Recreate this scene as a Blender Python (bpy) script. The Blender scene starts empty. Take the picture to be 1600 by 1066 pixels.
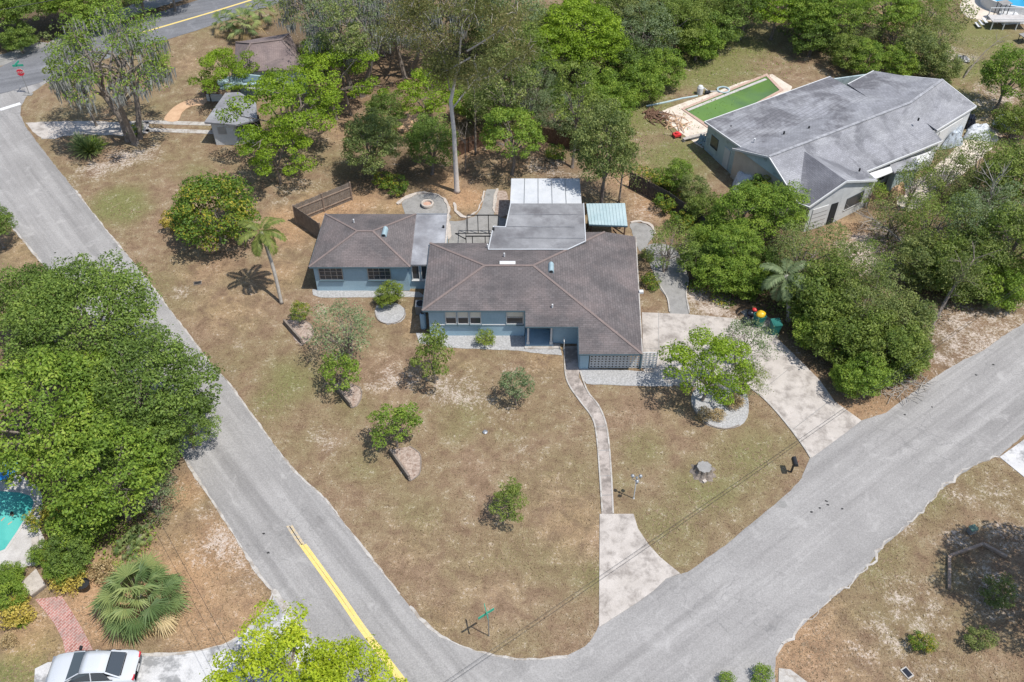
import bpy, math, random
import numpy as np
from mathutils import Vector, Matrix
from mathutils.geometry import tessellate_polygon

scn = bpy.context.scene
COL = scn.collection
# ------------------------------------------------------------------ camera, sky, sun
F, PITCH, HC = 1450.0, math.radians(44.7), 47.0
cam_d = bpy.data.cameras.new('camera'); cam = bpy.data.objects.new('camera', cam_d); COL.objects.link(cam)
cam.location = (0, 0, HC); cam.rotation_euler = (math.pi/2 - PITCH, 0, 0)
cam_d.sensor_width = 36; cam_d.lens = 36*F/1600; cam_d.clip_end = 5000; cam_d.clip_start = 0.5
scn.camera = cam
SUN = Vector((0.40, -0.22, 1.0)).normalized()
world = bpy.data.worlds.new('World'); scn.world = world; world.use_nodes = True
wn = world.node_tree.nodes; bg = wn['Background']
sky = wn.new('ShaderNodeTexSky'); sky.sky_type = 'NISHITA'; sky.sun_disc = False
sky.sun_elevation = math.asin(SUN.z); sky.sun_rotation = math.atan2(SUN.x, SUN.y)
world.node_tree.links.new(sky.outputs[0], bg.inputs[0]); bg.inputs[1].default_value = 0.135
sd = bpy.data.lights.new('sun', 'SUN'); sd.energy = 4.1; sd.angle = math.radians(0.5); sd.color = (1, 0.965, 0.91)
so = bpy.data.objects.new('sun', sd); COL.objects.link(so); so.rotation_euler = SUN.to_track_quat('Z', 'Y').to_euler()
so.location = (30, -20, 80)
scn.view_settings.view_transform = 'Standard'; scn.view_settings.look = 'None'
scn.view_settings.exposure = 0.34; scn.view_settings.gamma = 1
scn.render.resolution_x = 1024; scn.render.resolution_y = 682

# ------------------------------------------------------------------ helpers
cp, sp = math.cos(PITCH), math.sin(PITCH)
def at(x, y, z=0.0):
    """a photograph point (1600 px wide) lying at height z -> world point"""
    u, v = x - 800, 533 - y
    d = (u, F*cp + v*sp, -F*sp + v*cp)
    t = (z - HC)/d[2]
    return Vector((d[0]*t, d[1]*t, z))

ORG = {}
def link(o, parent=None):
    COL.objects.link(o)
    if parent is not None: o.parent = parent
    return o
def tag(o, label=None, cat=None, group=None, kind=None):
    if label: o['label'] = label
    if cat: o['category'] = cat
    if group: o['group'] = group
    if kind: o['kind'] = kind
    return o
def thing(name, loc, label, cat, group=None, rz=0.0):
    o = bpy.data.objects.new(name, None); COL.objects.link(o)
    o.empty_display_size = 0.3
    o.location = loc; o.rotation_euler = (0, 0, rz)
    ORG[o.name] = Vector(loc)
    return tag(o, label, cat, group)
def mesh_obj(name, V, Fc, m, parent=None, smooth=False, local=False):
    me = bpy.data.meshes.new(name)
    off = Vector((0, 0, 0))
    if parent is not None and not local: off = ORG[parent.name]
    me.from_pydata([(v[0]-off[0], v[1]-off[1], v[2]-off[2]) for v in V], [], Fc)
    me.materials.append(m)
    if smooth: me.polygons.foreach_set('use_smooth', [True]*len(me.polygons))
    me.update()
    o = bpy.data.objects.new(name, me); link(o, parent)
    ORG[o.name] = off
    return o

class MB:
    def __init__(s): s.v = []; s.f = []
    def box(s, c, d, rz=0.0, rx=0.0):
        M = Matrix.Rotation(rz, 3, 'Z') @ Matrix.Rotation(rx, 3, 'X')
        n = len(s.v)
        for x in (-.5, .5):
            for y in (-.5, .5):
                for z in (-.5, .5):
                    p = M @ Vector((x*d[0], y*d[1], z*d[2])) + Vector(c); s.v.append(p)
        for q in ((0,1,3,2),(4,6,7,5),(0,4,5,1),(2,3,7,6),(0,2,6,4),(1,5,7,3)): s.f.append([n+i for i in q])
        return s
    def bar(s, a, b, w, h=None):
        """rectangular bar from a to b, w wide, h high"""
        a, b = Vector(a), Vector(b); h = h or w
        d = (b-a).normalized(); up = Vector((0,0,1)) if abs(d.z) < .95 else Vector((0,1,0))
        r = d.cross(up).normalized(); u = r.cross(d)
        n = len(s.v)
        for p in (a, b):
            for i, j in ((-1,-1),(1,-1),(1,1),(-1,1)): s.v.append(p + r*(w/2*i) + u*(h/2*j))
        s.f += [[n,n+3,n+2,n+1],[n+4,n+5,n+6,n+7]] + [[n+i, n+(i+1)%4, n+4+(i+1)%4, n+4+i] for i in range(4)]
        return s
    def tube(s, pts, rad, k=7, cap=True):
        pts = [Vector(p) for p in pts]
        if not hasattr(rad, '__len__'): rad = [rad]*len(pts)
        n0 = len(s.v)
        for i, p in enumerate(pts):
            d = (pts[min(i+1, len(pts)-1)] - pts[max(i-1, 0)])
            d = d.normalized() if d.length > 1e-6 else Vector((0,0,1))
            a = Vector((1,0,0)) if abs(d.x) < .8 else Vector((0,1,0))
            r = d.cross(a).normalized(); u = r.cross(d)
            for j in range(k):
                t = 2*math.pi*j/k; s.v.append(p + (r*math.cos(t) + u*math.sin(t))*rad[i])
        for i in range(len(pts)-1):
            for j in range(k):
                a, b = n0+i*k+j, n0+i*k+(j+1)%k
                s.f.append([a, b, b+k, a+k])
        if cap:
            s.f.append([n0+j for j in range(k)][::-1]); e = n0+(len(pts)-1)*k
            s.f.append([e+j for j in range(k)])
        return s
    def lathe(s, c, prof, k=16):
        """prof: list of (r, z)"""
        n0 = len(s.v); c = Vector(c)
        for r, z in prof:
            for j in range(k):
                t = 2*math.pi*j/k; s.v.append(c + Vector((r*math.cos(t), r*math.sin(t), z)))
        for i in range(len(prof)-1):
            for j in range(k):
                a, b = n0+i*k+j, n0+i*k+(j+1)%k
                s.f.append([a, b, b+k, a+k])
        return s
    def poly(s, pts, th=0.0):
        """polygon through 3-d points, th thick downwards"""
        pts = [Vector(p) for p in pts]; n = len(s.v); k = len(pts)
        tri = tessellate_polygon([pts])
        s.v += pts
        def fix(t):
            a, b, c = [pts[i] for i in t]
            return list(t) if (b-a).cross(c-a).z > 0 else [t[0], t[2], t[1]]
        tr = [fix(t) for t in tri]
        s.f += [[n+i for i in t] for t in tr]
        if th:
            s.v += [p - Vector((0,0,th)) for p in pts]
            s.f += [[n+k+i for i in t[::-1]] for t in tr]
            area = sum(pts[i].x*pts[(i+1)%k].y - pts[(i+1)%k].x*pts[i].y for i in range(k))
            for i in range(k):
                j = (i+1) % k
                s.f.append([n+i, n+k+i, n+k+j, n+j] if area > 0 else [n+i, n+j, n+k+j, n+k+i])
        return s
    def wall(s, a, b, z0, z1, th=0.15):
        a, b = Vector(a), Vector(b); a.z = b.z = (z0+z1)/2
        return s.bar(a, b, th, z1-z0)
    def build(s, name, m, parent=None, smooth=False, local=False): return mesh_obj(name, s.v, s.f, m, parent, smooth, local)

def catmull(pts, step=0.4, closed=True):
    P = [Vector(p) for p in pts]; out = []; n = len(P)
    rng = range(n) if closed else range(n-1)
    for i in rng:
        if closed: p0, p1, p2, p3 = P[i-1], P[i], P[(i+1)%n], P[(i+2)%n]
        else: p0, p1, p2, p3 = P[max(i-1,0)], P[i], P[i+1], P[min(i+2,n-1)]
        k = max(1, int((p2-p1).length/step))
        for j in range(k):
            t = j/k
            out.append(0.5*((2*p1) + (p2-p0)*t + (2*p0-5*p1+4*p2-p3)*t*t + (3*p1-p0-3*p2+p3)*t**3))
    if not closed: out.append(P[-1])
    return out
def jit(pts, a, seed=1):
    r = random.Random(seed); return [p + Vector((r.uniform(-a,a), r.uniform(-a,a), 0)) for p in pts]
def dens(pts, step=0.5):
    out = []
    for i in range(len(pts)):
        a, b = Vector(pts[i]), Vector(pts[(i+1)%len(pts)]); k = max(1, int((b-a).length/step))
        out += [a.lerp(b, j/k) for j in range(k)]
    return out
HARD = []                      # paved outlines where no grass grows
def sheet(name, px, m, z=0.02, smooth=True, jitter=0.0, th=0.06, step=0.4, hard=True, kind='structure', parent=None, seed=3):
    w = [at(x, y, z) for x, y in px]
    w = catmull(w, step) if smooth else (dens(w, step) if jitter else w)
    if jitter: w = jit(w, jitter, seed)
    if hard: HARD.append([(p.x, p.y) for p in w])
    o = MB().poly(w, th).build(name, m, parent)
    if parent is None and kind: o['kind'] = kind
    return o
def ribbon(name, px, m, width=0.12, h=0.06, z=0.03, closed=False, kind='structure', jitter=0.0, parent=None, step=0.3, smooth=True):
    w = [at(x, y, 0) for x, y in px]
    w = catmull(w, step, closed) if smooth else w
    if jitter: w = jit(w, jitter, 5)
    b = MB(); n = len(w); pr = []
    for i, p in enumerate(w):
        d = (w[(i+1)%n] - w[i-1]) if closed else (w[min(i+1,n-1)] - w[max(i-1,0)])
        d.normalize(); nn = Vector((-d.y, d.x, 0))*(width/2)
        if jitter: nn = nn*(1+.75*math.sin(i*.37)*math.sin(i*.113+1)+.3*math.sin(i*1.7))
        pr.append((p-nn, p+nn))
    for l, r in pr: b.v += [(l.x,l.y,0), (l.x,l.y,h), (r.x,r.y,h), (r.x,r.y,0)]
    for i in range(n if closed else n-1):
        a, c = i*4, ((i+1)%n)*4
        for q in range(3): b.f.append([a+q, a+q+1, c+q+1, c+q])
    if not closed: b.f += [[3,2,1,0], [(n-1)*4+i for i in range(4)]]
    b.v = [(x, y, zz + z) for x, y, zz in b.v]
    o = b.build(name, m, parent)
    if parent is None and kind: o['kind'] = kind
    return o

# ------------------------------------------------------------------ materials
def new_mat(name):
    m = bpy.data.materials.new(name); m.use_nodes = True
    nt = m.node_tree; return m, nt, nt.nodes, nt.links, nt.nodes['Principled BSDF']
def noise(nt, vec, scale, detail=4, rough=.6, dist=0.0):
    n = nt.nodes.new('ShaderNodeTexNoise'); n.inputs['Scale'].default_value = scale
    n.inputs['Detail'].default_value = detail; n.inputs['Roughness'].default_value = rough
    n.inputs['Distortion'].default_value = dist
    if vec is not None: nt.links.new(vec, n.inputs['Vector'])
    return n.outputs['Fac']
def ramp(nt, fac, stops):
    r = nt.nodes.new('ShaderNodeValToRGB'); e = r.color_ramp.elements
    while len(e) < len(stops): e.new(0.5)
    for el, (p, c) in zip(e, stops):
        el.position = p; el.color = (*c, 1) if hasattr(c, '__len__') else (c, c, c, 1)
    nt.links.new(fac, r.inputs[0]); return r.outputs[0]
def mixc(nt, fac, a, b, mode='MIX'):
    n = nt.nodes.new('ShaderNodeMix'); n.data_type = 'RGBA'; n.blend_type = mode
    for s, v in ((n.inputs[0], fac), (n.inputs[6], a), (n.inputs[7], b)):
        if hasattr(v, 'links'): nt.links.new(v, s)
        elif hasattr(v, '__len__'): s.default_value = (*v, 1)
        else: s.default_value = v
    return n.outputs[2]
def mth(nt, op, a, b=0.0, c=None, clamp=False):
    n = nt.nodes.new('ShaderNodeMath'); n.operation = op; n.use_clamp = clamp
    for i, v in enumerate((a, b) if c is None else (a, b, c)):
        if hasattr(v, 'links'): nt.links.new(v, n.inputs[i])
        else: n.inputs[i].default_value = v
    return n.outputs[0]
def bump(nt, bs, h, strength=.3, dist=.05):
    b = nt.nodes.new('ShaderNodeBump'); b.inputs['Strength'].default_value = strength; b.inputs['Distance'].default_value = dist
    nt.links.new(h, b.inputs['Height']); nt.links.new(b.outputs[0], bs.inputs['Normal'])
def pos(nt, obj=False):
    if obj: return nt.nodes.new('ShaderNodeTexCoord').outputs['Object']
    return nt.nodes.new('ShaderNodeNewGeometry').outputs['Position']
def surf(name, c1, c2, scale=1.5, rough=.85, fine=25, fstr=.25, dark=None, dscale=.5, dpos=(.5,.7), metal=0.0, bmp=.25, obj=False, spec=.3):
    """two tones by noise, fine grain over them, optional stains with a shape of their own"""
    m, nt, N, L, bs = new_mat(name); v = pos(nt, obj)
    col = ramp(nt, noise(nt, v, scale, 5, .65), [(.3, c1), (.7, c2)])
    g = noise(nt, v, fine, 3, .7)
    col = mixc(nt, fstr, col, ramp(nt, g, [(.25, .25), (.75, .95)]), 'OVERLAY')
    if dark is not None:
        st = ramp(nt, noise(nt, v, dscale, 7, .72, .15), [(dpos[0], 0.0), (dpos[1], 1.0)])
        col = mixc(nt, mth(nt, 'MULTIPLY', st, .75), col, dark)
    L.new(col, bs.inputs['Base Color']); bs.inputs['Roughness'].default_value = rough
    bs.inputs['Metallic'].default_value = metal; bs.inputs['Specular IOR Level'].default_value = spec
    if bmp: bump(nt, bs, g, bmp, .02)
    return m
def plain(name, c, rough=.6, metal=0.0, var=.12, spec=.4):
    m, nt, N, L, bs = new_mat(name); v = pos(nt, True)
    a = tuple(min(1, x*(1-var)) for x in c); b = tuple(min(1, x*(1+var)) for x in c)
    L.new(ramp(nt, noise(nt, v, 3, 4), [(.3, a), (.7, b)]), bs.inputs['Base Color'])
    bs.inputs['Roughness'].default_value = rough; bs.inputs['Metallic'].default_value = metal
    bs.inputs['Specular IOR Level'].default_value = spec
    return m
def shingle(name, c1, c2, stain, light, zrow=5.0, sscale=.35, spos=(.45,.75), zst=0.0):
    m, nt, N, L, bs = new_mat(name); v = pos(nt)
    sep = N.new('ShaderNodeSeparateXYZ'); L.new(v, sep.inputs[0])
    cb = N.new('ShaderNodeCombineXYZ')
    gn = N.new('ShaderNodeNewGeometry'); cx = N.new('ShaderNodeVectorMath'); cx.operation = 'CROSS_PRODUCT'; L.new(gn.outputs['True Normal'], cx.inputs[0]); cx.inputs[1].default_value = (0,0,1)
    nz = N.new('ShaderNodeVectorMath'); nz.operation = 'NORMALIZE'; L.new(cx.outputs[0], nz.inputs[0]); dt = N.new('ShaderNodeVectorMath'); dt.operation = 'DOT_PRODUCT'; L.new(nz.outputs[0], dt.inputs[0]); L.new(v, dt.inputs[1])
    L.new(dt.outputs['Value'], cb.inputs[0]); L.new(mth(nt, 'MULTIPLY', sep.outputs[2], zrow), cb.inputs[1])
    br = N.new('ShaderNodeTexBrick'); L.new(cb.outputs[0], br.inputs['Vector'])
    br.inputs['Scale'].default_value = 1; br.inputs['Brick Width'].default_value = .38; br.inputs['Row Height'].default_value = .19
    br.inputs['Mortar Size'].default_value = .022; br.inputs['Mortar Smooth'].default_value = .6
    br.inputs['Color1'].default_value = (.88,.88,.88,1); br.inputs['Color2'].default_value = (1.08,1.08,1.08,1); br.inputs['Mortar'].default_value = (.7,.7,.7,1)
    col = ramp(nt, noise(nt, v, .5, 5, .6), [(.35, c1), (.65, c2)])
    st = ramp(nt, mth(nt, 'MULTIPLY_ADD', mth(nt, 'SUBTRACT', 3.5, sep.outputs[2]), zst, noise(nt, v, sscale, 7, .6, 1.3)), [(spos[0], 0.0), (spos[1], 1.0)])
    col = mixc(nt, mth(nt, 'MULTIPLY', st, .8), col, stain)
    l2 = ramp(nt, noise(nt, mth_vec(nt, v, (1.7,1.7,1)), .25, 5, .6, .5), [(.48, 0.0), (.66, 1.0)])
    col = mixc(nt, mth(nt, 'MULTIPLY', l2, .6), col, light)
    col = mixc(nt, 1.0, col, br.outputs['Color'], 'MULTIPLY')
    col = mixc(nt, .35, col, ramp(nt, noise(nt, v, 18, 2, .8), [(.25, .2), (.75, 1.0)]), 'OVERLAY')
    L.new(col, bs.inputs['Base Color']); bs.inputs['Roughness'].default_value = .93; bs.inputs['Specular IOR Level'].default_value = .15
    bump(nt, bs, br.outputs['Fac'], -.3, .02)
    return m
def mth_vec(nt, v, s):
    n = nt.nodes.new('ShaderNodeVectorMath'); n.operation = 'MULTIPLY'; nt.links.new(v, n.inputs[0]); n.inputs[1].default_value = s
    return n.outputs[0]
def leafmat(name, dark, mid, light, trans=.3):
    m, nt, N, L, bs = new_mat(name)
    a = N.new('ShaderNodeAttribute'); a.attribute_name = 'tone'
    oi = N.new('ShaderNodeObjectInfo')
    t = mth(nt, 'ADD', a.outputs['Fac'], mth(nt, 'MULTIPLY_ADD', oi.outputs['Random'], .16, -.08))
    col = ramp(nt, t, [(.1, dark), (.5, mid), (.95, light)])
    L.new(col, bs.inputs['Base Color']); bs.inputs['Roughness'].default_value = .55; bs.inputs['Specular IOR Level'].default_value = .25
    tr = N.new('ShaderNodeBsdfTranslucent')
    L.new(mixc(nt, 1.0, col, (1.25, 1.3, .6), 'MULTIPLY'), tr.inputs[0])
    mx = N.new('ShaderNodeMixShader'); mx.inputs[0].default_value = trans
    L.new(bs.outputs[0], mx.inputs[1]); L.new(tr.outputs[0], mx.inputs[2]); L.new(mx.outputs[0], N['Material Output'].inputs[0])
    return m
def asphalt(name, c1, c2, split=True):
    m, nt, N, L, bs = new_mat(name); v = pos(nt)
    col = ramp(nt, noise(nt, v, .22, 6, .6, .4), [(.3, c1), (.7, c2)])
    # wear lying along the way of travel: one run for the west street, one for the right one
    def streak(deg, sc, lo, hi):
        mp = N.new('ShaderNodeMapping'); mp.vector_type = 'TEXTURE'; mp.inputs['Rotation'].default_value = (0, 0, math.radians(deg)); L.new(v, mp.inputs[0])
        return ramp(nt, noise(nt, mth_vec(nt, mp.outputs[0], (.045, sc, 1)), 1.0, 5, .6), [(lo, 0.0), (hi, 1.0)])
    sp = N.new('ShaderNodeSeparateXYZ'); L.new(v, sp.inputs[0]); side = mth(nt, 'MULTIPLY_ADD', sp.outputs[0], .12, .3, clamp=True)
    if not split: side = 1.0
    for sc, lo, hi, c, k in ((1.1, .46, .66, tuple(x*.74 for x in c1), .65), (.8, .50, .70, tuple(min(1, x*1.22) for x in c2), .5), (4.0, .56, .7, tuple(x*.8 for x in c1), .3)):
        f = mixc(nt, side, streak(-51, sc, lo, hi), streak(36 if split else 22, sc, lo, hi)); col = mixc(nt, mth(nt, 'MULTIPLY', f, k), col, c)
    col = mixc(nt, .4, col, ramp(nt, noise(nt, v, 12, 3, .8), [(.2, .12), (.8, 1.0)]), 'OVERLAY')
    vo = N.new('ShaderNodeTexVoronoi'); vo.feature = 'DISTANCE_TO_EDGE'; vo.inputs['Scale'].default_value = .55
    wv = N.new('ShaderNodeVectorMath'); wv.operation = 'ADD'; L.new(v, wv.inputs[0])
    nz = N.new('ShaderNodeTexNoise'); nz.inputs['Scale'].default_value = 1.2; nz.inputs['Detail'].default_value = 5; L.new(v, nz.inputs['Vector']); L.new(nz.outputs['Color'], wv.inputs[1])
    L.new(wv.outputs[0], vo.inputs['Vector'])
    crack = ramp(nt, vo.outputs['Distance'], [(.0, 1.0), (.014, 0.0)])
    where = ramp(nt, noise(nt, v, .12, 3, .5), [(.5, 0.0), (.62, 1.0)])
    col = mixc(nt, mth(nt, 'MULTIPLY', mth(nt, 'MULTIPLY', crack, where), .4), col, (.10,.10,.10))
    wr = ramp(nt, noise(nt, v, .6, 6, .72, 1.0), [(.56, 0.0), (.70, 1.0)])
    col = mixc(nt, mth(nt, 'MULTIPLY', wr, .5), col, tuple(min(1, x*1.4) for x in c2))
    oil = ramp(nt, noise(nt, v, .9, 4, .6, .5), [(.64, 0.0), (.74, 1.0)])
    col = mixc(nt, mth(nt, 'MULTIPLY', oil, .45), col, tuple(x*.62 for x in c1))
    L.new(col, bs.inputs['Base Color']); bs.inputs['Roughness'].default_value = .92; bs.inputs['Specular IOR Level'].default_value = .15
    bump(nt, bs, noise(nt, v, 30, 2, .8), .3, .01)
    return m
def glassy(name, c, rough=.08):
    m, nt, N, L, bs = new_mat(name); bs.inputs['Base Color'].default_value = (*c, 1)
    bs.inputs['Roughness'].default_value = rough; bs.inputs['Specular IOR Level'].default_value = .6
    return m
def water(name, c1, c2, scale=.35, rough=.06):
    m, nt, N, L, bs = new_mat(name); v = pos(nt)
    L.new(ramp(nt, noise(nt, v, scale, 4, .55, .5), [(.35, c1), (.65, c2)]), bs.inputs['Base Color'])
    bs.inputs['Roughness'].default_value = rough; bs.inputs['IOR'].default_value = 1.33
    bump(nt, bs, noise(nt, v, 3, 3, .5), .08, .05)
    return m

M = {}
M['asphalt'] = asphalt('worn_asphalt', (.232,.222,.212), (.30,.288,.275))
M['asphalt_dark'] = asphalt('main_road_asphalt', (.135,.137,.145), (.175,.177,.185), False)
M['conc'] = surf('stained_concrete', (.35,.315,.28), (.45,.41,.37), .8, dark=(.19,.165,.145), dscale=1.1, dpos=(.47,.64), fstr=.35)
M['conc_walk'] = surf('walk_concrete', (.29,.25,.22), (.40,.35,.31), 1.2, dark=(.13,.11,.095), dscale=.9, dpos=(.44,.58), fstr=.35)
M['conc_edge'] = surf('pale_concrete_edge', (.32,.30,.275), (.43,.405,.37), 2, fstr=.4, dark=(.24,.20,.16), dscale=1.6, dpos=(.48,.6))
M['conc_white'] = surf('whitewashed_concrete', (.40,.395,.39), (.52,.51,.50), .9, dark=(.15,.15,.15), dscale=.55, dpos=(.47,.56), fstr=.3)
M['conc_grey'] = surf('grey_paving', (.17,.165,.155), (.29,.28,.265), 1.2, dark=(.12,.12,.11), dscale=1.2, dpos=(.55,.7), fstr=.4)
M['gravel'] = surf('pale_gravel', (.23,.228,.222), (.36,.355,.35), 7, fine=16, fstr=.65, bmp=.6)
M['mulch'] = surf('pale_mulch', (.22,.165,.13), (.38,.31,.26), 6, fine=14, fstr=.7, dark=(.16,.09,.06), dscale=3.5, dpos=(.5,.62), bmp=.6)
M['deck'] = surf('pool_deck_pink', (.50,.43,.35), (.62,.54,.46), 1.0, dark=(.40,.31,.25), dscale=.8)
M['deck_w'] = surf('pool_deck_pale', (.36,.34,.32), (.48,.46,.44), 1.0, dark=(.30,.28,.26), dscale=1.5)
M['straw_path'] = surf('stamped_orange_walk', (.40,.25,.15), (.52,.35,.22), 1.6, fstr=.3)
M['yellow'] = surf('yellow_paint', (.58,.43,.13), (.66,.50,.19), 3, dark=(.40,.34,.24), dscale=3, dpos=(.54,.68), fstr=.3)
M['yellow_worn'] = surf('worn_yellow_paint', (.50,.38,.20), (.42,.36,.27), 5, dark=(.29,.28,.28), dscale=5, dpos=(.45,.6))
M['white_paint'] = surf('white_paint', (.50,.50,.48), (.60,.60,.58), 3, fstr=.2)
M['roof'] = shingle('brown_shingle', (.106,.094,.093), (.142,.125,.122), (.074,.070,.071), (.180,.147,.140))
M['roof_grey'] = shingle('grey_shingle', (.20,.20,.21), (.255,.255,.27), (.13,.13,.14), (.33,.33,.34), zrow=4.0, sscale=.2, spos=(.54,.62))
M['roof_grey_b'] = shingle('stained_grey_shingle', (.19,.19,.20), (.25,.25,.265), (.115,.112,.12), (.33,.33,.34), zrow=4.0, sscale=.22, spos=(.50,.58), zst=.16)
M['roof_clean'] = shingle('dark_clean_shingle', (.115,.115,.128), (.15,.15,.165), (.10,.10,.11), (.19,.19,.20), zrow=3.2)
M['roof_old'] = shingle('old_shingle', (.16,.125,.12), (.21,.165,.155), (.12,.10,.10), (.24,.19,.175))
M['ridge'] = surf('ridge_shingle', (.15,.12,.11), (.195,.15,.135), 3, fstr=.4)
M['ridge_grey'] = surf('grey_ridge', (.16,.16,.17), (.36,.36,.37), 2, fstr=.4)
M['flat'] = surf('flat_roof_membrane', (.12,.12,.13), (.36,.365,.38), .4, dark=(.15,.145,.15), dscale=.3, dpos=(.45,.7), fstr=.3)
M['flat_light'] = surf('silver_flat_roof', (.145,.145,.15), (.27,.27,.275), .45, dark=(.10,.095,.10), dscale=.35, dpos=(.5,.68), fstr=.25)
M['panel'] = surf('white_roof_panel', (.40,.415,.43), (.50,.51,.52), .8, fstr=.2)
M['teal_metal'] = surf('pale_teal_metal', (.27,.36,.375), (.36,.44,.45), 1.0, rough=.6, fstr=.25)
M['blue'] = surf('blue_wall_paint', (.26,.375,.45), (.31,.43,.50), .8, rough=.8, fine=10, fstr=.12, bmp=.1)
M['blue_dark'] = surf('blue_trim_paint', (.07,.115,.14), (.095,.145,.17), 1, fstr=.1, bmp=.05)
M['white'] = plain('white_trim', (.55,.55,.54), .6, var=.05)
M['whitewall'] = surf('white_stucco', (.46,.47,.47), (.56,.57,.56), .7, dark=(.36,.38,.38), dscale=.9, dpos=(.55,.7), fstr=.15)
M['palewall'] = surf('pale_aqua_siding', (.32,.40,.41), (.42,.49,.49), .8, dark=(.2,.24,.24), dscale=1.1, dpos=(.55,.66), fstr=.15)
M['tanwall'] = surf('tan_wall', (.42,.37,.31), (.52,.46,.39), 1, fstr=.2)
M['glass'] = glassy('window_glass', (.05,.06,.07))
M['blind'] = plain('window_blind', (.62,.60,.52), .8, var=.05)
M['dark'] = plain('dark_interior', (.02,.022,.025), .9)
M['black_metal'] = plain('black_metal', (.018,.018,.02), .5)
M['steel'] = plain('grey_metal', (.34,.35,.36), .45, .6)
M['vent'] = plain('pale_vent_metal', (.28,.37,.40), .5, .0)
M['wood'] = surf('weathered_fence_wood', (.13,.105,.085), (.22,.185,.155), 3, fine=18, fstr=.4)
M['wood_dark'] = surf('dark_fence_wood', (.045,.04,.038), (.085,.075,.07), 3, fine=18, fstr=.4)
M['wood_brown'] = surf('brown_wood', (.10,.055,.035), (.17,.10,.065), 3, fstr=.4)
M['timber'] = surf('landscape_timber', (.22,.16,.12), (.34,.26,.20), 3, fstr=.4)
M['plank'] = surf('grey_planks', (.28,.25,.22), (.42,.38,.34), 3, fstr=.4)
M['bark'] = surf('grey_brown_bark', (.13,.105,.085), (.24,.205,.175), 5, fine=14, fstr=.5, bmp=.6)
M['bark_pale'] = surf('pale_bark', (.42,.37,.33), (.56,.51,.46), 2, dark=(.30,.25,.21), dscale=1.2, dpos=(.55,.7))
M['bark_white'] = surf('whitish_branch', (.26,.235,.205), (.38,.35,.31), 3, fstr=.3)
M['moss'] = surf('grey_hanging_moss', (.19,.19,.17), (.31,.31,.28), 1.5, fstr=.3)
M['brick'] = None
M['terracotta'] = surf('terracotta', (.36,.21,.15), (.50,.33,.25), 4, fstr=.3)
M['copingred'] = surf('faded_brick_coping', (.34,.22,.17), (.46,.34,.28), 5, fstr=.4)
M['stone_edge'] = surf('pale_stone_edging', (.33,.29,.25), (.46,.41,.36), 5, fstr=.5, bmp=.5)
M['carpaint'] = glassy('white_car_paint', (.50,.52,.54), .18)
M['rubber'] = plain('tyre_rubber', (.02,.02,.02), .85)
M['binggreen'] = plain('green_bin_plastic', (.02,.13,.11), .5)
M['bag_y'] = plain('yellow_bag', (.60,.38,.02), .35)
M['bag_b'] = plain('black_bag', (.015,.017,.025), .3)
M['red'] = plain('red_plastic', (.55,.04,.04), .4)
M['tarp'] = plain('white_tarp', (.52,.54,.56), .5, var=.1)
M['tarp_g'] = plain('silver_tarp', (.34,.38,.42), .4, var=.2)
M['skin'] = plain('skin', (.50,.28,.19), .5)
M['hair'] = plain('dark_hair', (.02,.015,.012), .6)
M['float'] = plain('blue_float', (.02,.22,.55), .4, var=.4)
M['aqua'] = water('turquoise_pool_water', (.03,.27,.25), (.10,.42,.37))
M['poolgreen'] = water('green_algae_water', (.060,.110,.060), (.115,.205,.045), .16)
M['poolblue'] = water('blue_pool_water', (.02,.24,.42), (.05,.34,.52))
M['signgreen'] = plain('sign_green', (.03,.30,.20), .5)
M['boxgreen'] = plain('faded_green_plastic', (.12,.19,.14), .6)
M['signred'] = plain('sign_red', (.55,.02,.04), .5)

def brick_mat():
    m, nt, N, L, bs = new_mat('red_paver_brick'); v = pos(nt)
    mp = N.new('ShaderNodeMapping'); mp.inputs['Rotation'].default_value = (0, 0, math.radians(-62)); L.new(v, mp.inputs[0])
    br = N.new('ShaderNodeTexBrick'); L.new(mp.outputs[0], br.inputs['Vector']); br.inputs['Scale'].default_value = 1
    br.inputs['Brick Width'].default_value = .30; br.inputs['Row Height'].default_value = .15; br.inputs['Mortar Size'].default_value = .014
    br.inputs['Color1'].default_value = (.28,.11,.09,1); br.inputs['Color2'].default_value = (.42,.20,.17,1); br.inputs['Mortar'].default_value = (.46,.38,.33,1)
    col = mixc(nt, ramp(nt, noise(nt, v, 1.6, 5), [(.45, 0.0), (.65, .6)]), br.outputs['Color'], (.24,.19,.17))
    L.new(col, bs.inputs['Base Color']); bs.inputs['Roughness'].default_value = .9
    return m
M['brick'] = brick_mat()

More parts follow.
